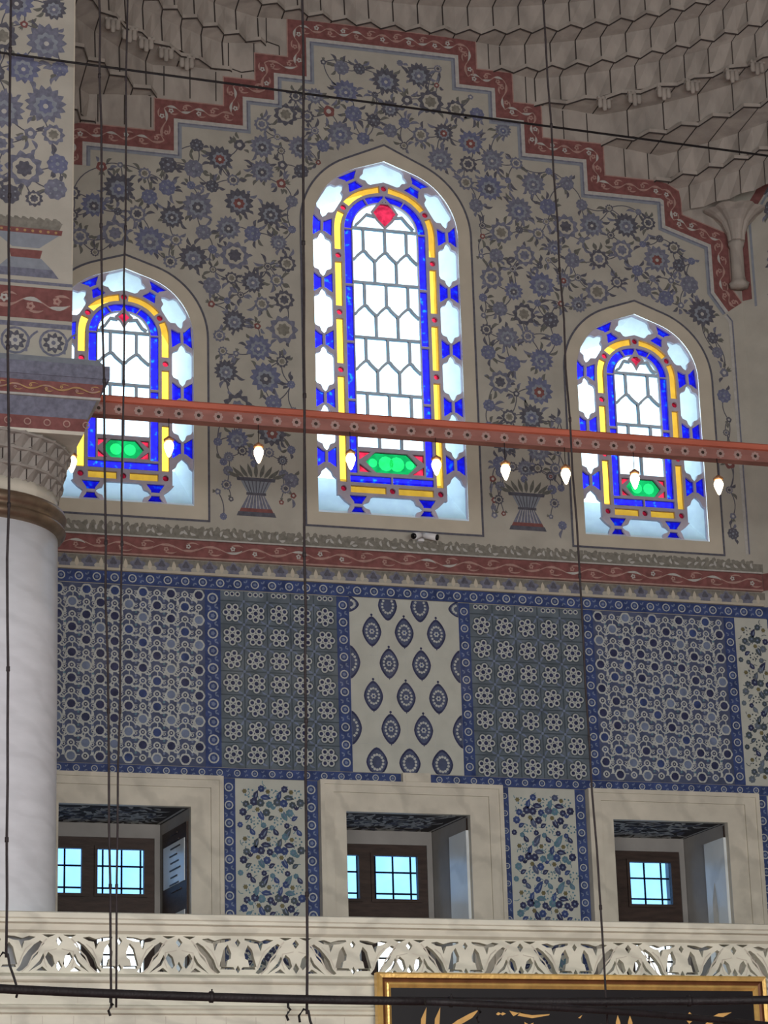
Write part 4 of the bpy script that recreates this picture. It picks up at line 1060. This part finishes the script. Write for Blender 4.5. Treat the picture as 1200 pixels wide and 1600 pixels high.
# ------------------------------------------------------------------ camera on the cornice
cc = empty('security_camera', (.395, -.05, 9.78)); tag(cc, 'white twin-headed security camera fixed above the painted cornice', 'security camera')
mb = MB(); mb.box(.36, .43, -.07, -.004, 9.77, 9.85, 'white_plastic'); mb.build('bracket', cc)
for sg, ex in ((-1, -.13), (1, .13)):
    mb = MB(); a = (.395, -.10, 9.83); b = (.395+ex, -.22, 9.775); mb.tube([a, b], [.034, .038], 'white_plastic', 12); o = mb.build('camera_head', cc)
    mb = MB(); d = (Vector(b)-Vector(a)).normalized(); mb.tube([Vector(b)-d*.01, Vector(b)+d*.012], .033, 'black_plastic', 12); l_ = mb.build('lens', None); l_.parent = o

# ------------------------------------------------------------------ chandelier hoops, suspension cables, hooks
hoop = empty('chandelier_hoop', (-2.8, -20.23, 3.53)); tag(hoop, 'dark iron chandelier hoop crossing low in front of the balustrade', 'chandelier hoop')
mb = MB(); mb.tube([(-2.8+10*math.sin(t*math.pi/90), -20.23+10*math.cos(t*math.pi/90), 3.53) for t in range(181)], .027, 'iron', 10)
for t in range(-16, 26): 
    a = t*.052; x_, y_ = -2.8+10*math.sin(a), -20.23+10*math.cos(a)
    if t % 3 == 0: mb.tube([(x_-.012, y_, 3.53), (x_+.012, y_, 3.53)], .035, 'iron', 8); mb.tube([(x_, y_-.02, 3.55), (x_, y_-.02, 3.575)], .005, 'iron', 5)
mb.build('ring', hoop)
mb = MB(); mb.tube([(-3.1+i*.26, -10.66+.022*i+.0055*i*i, 3.475-.004*i) for i in range(16)], .022, 'iron', 8); mb.build('brace', hoop)
for x_ in (-4.99, -3.86, -2.62, .28):
    y_ = -20.23+math.sqrt(100-(x_+2.8)**2)
    mb = MB(); mb.tube([(x_, y_, 3.51), (x_, y_, 3.48), (x_+.015, y_, 3.465), (x_, y_, 3.45), (x_-.012, y_, 3.43), (x_, y_, 3.40)], .008, 'iron', 6); mb.build('hanger', hoop)
def cable(p0, p1, r, label, hook, name='suspension_cable'):
    root = empty(name, p1); tag(root, label, 'cable', 'suspension cables of the chandelier')
    n = 34; mb = MB(); P = []
    rg = random.Random(int(abs(p0[0])*100))
    for i in range(n+1):
        t = i/n; P.append((p0[0]+(p1[0]-p0[0])*t+rg.uniform(-.006, .006)*(0 < i < n), p0[1]+(p1[1]-p0[1])*t, p0[2]+(p1[2]-p0[2])*t))
    mb.tube(P, r, 'cable', 6)
    for i in range(2, n, 3): mb.tube([(P[i][0], P[i][1], P[i][2]-.015), (P[i][0], P[i][1], P[i][2]+.015)], r*1.45, 'cable', 6)
    mb.build('cable', root)
    if hook:
        mb = MB(); x_, y_, z_ = p1; mb.tube([(x_-.045, y_, z_-.05), (x_-.05, y_, z_-.01), (x_-.02, y_, z_+.03), (x_+.01, y_, z_+.02), (x_+.02, y_, z_-.04), (x_+.05, y_, z_-.12), (x_+.075, y_, z_-.20), (x_+.065, y_, z_-.24)], .008, 'iron', 6); mb.build('hook', root)
def up(x1, x0): return x1+(x0-x1)*1.0
cable((-5.70, -10, 16), (-5.54, -10, 3.80), .009, 'beaded dark cable hanging in front of the marble column, with an open hook', True)
cable((-5.12, -10.05, 16), (-4.905, -10.05, 3.50), .008, 'dark cable of the close pair, the one that reaches the top nearer the pier', False)
cable((-4.79, -10.05, 16), (-4.875, -10.05, 3.50), .007, 'dark cable of the close pair, the one that reaches the top farther from the pier', False)
cable((-3.50, -10.05, 16), (-3.72, -10.2, 3.45), .009, 'dark cable running down past the near edge of the middle window', True)
cable((-1.84, -10.1, 16), (-1.75, -10.2, 3.40), .007, 'thin dark cable running down beside the near edge of the far window', False)

# ------------------------------------------------------------------ hall shell
def shell(name, pts, key):
    mb = MB(); mb.poly(pts, key); return struct(mb.build(name))
shell('floor', [(-20, -45, 0), (20, -45, 0), (20, 0, 0), (-20, 0, 0)], 'floor_stone')
shell('ceiling', [(-20, -45, 22), (-20, 0, 22), (20, 0, 22), (20, -45, 22)], 'hall')
shell('wall_left', [(-20, -45, 0), (-20, 0, 0), (-20, 0, 22), (-20, -45, 22)], 'hall')
shell('wall_far_right', [(20, -45, 0), (20, -45, 22), (20, 0, 22), (20, 0, 0)], 'hall')
shell('wall_front', [(-20, -45, 0), (-20, -45, 22), (20, -45, 22), (20, -45, 0)], 'hall')
mb = MB(); mb.box(-18, 12, -4.72, -.02, 3.85, 3.99, 'marble_grey'); o = struct(mb.build('floor_gallery'))
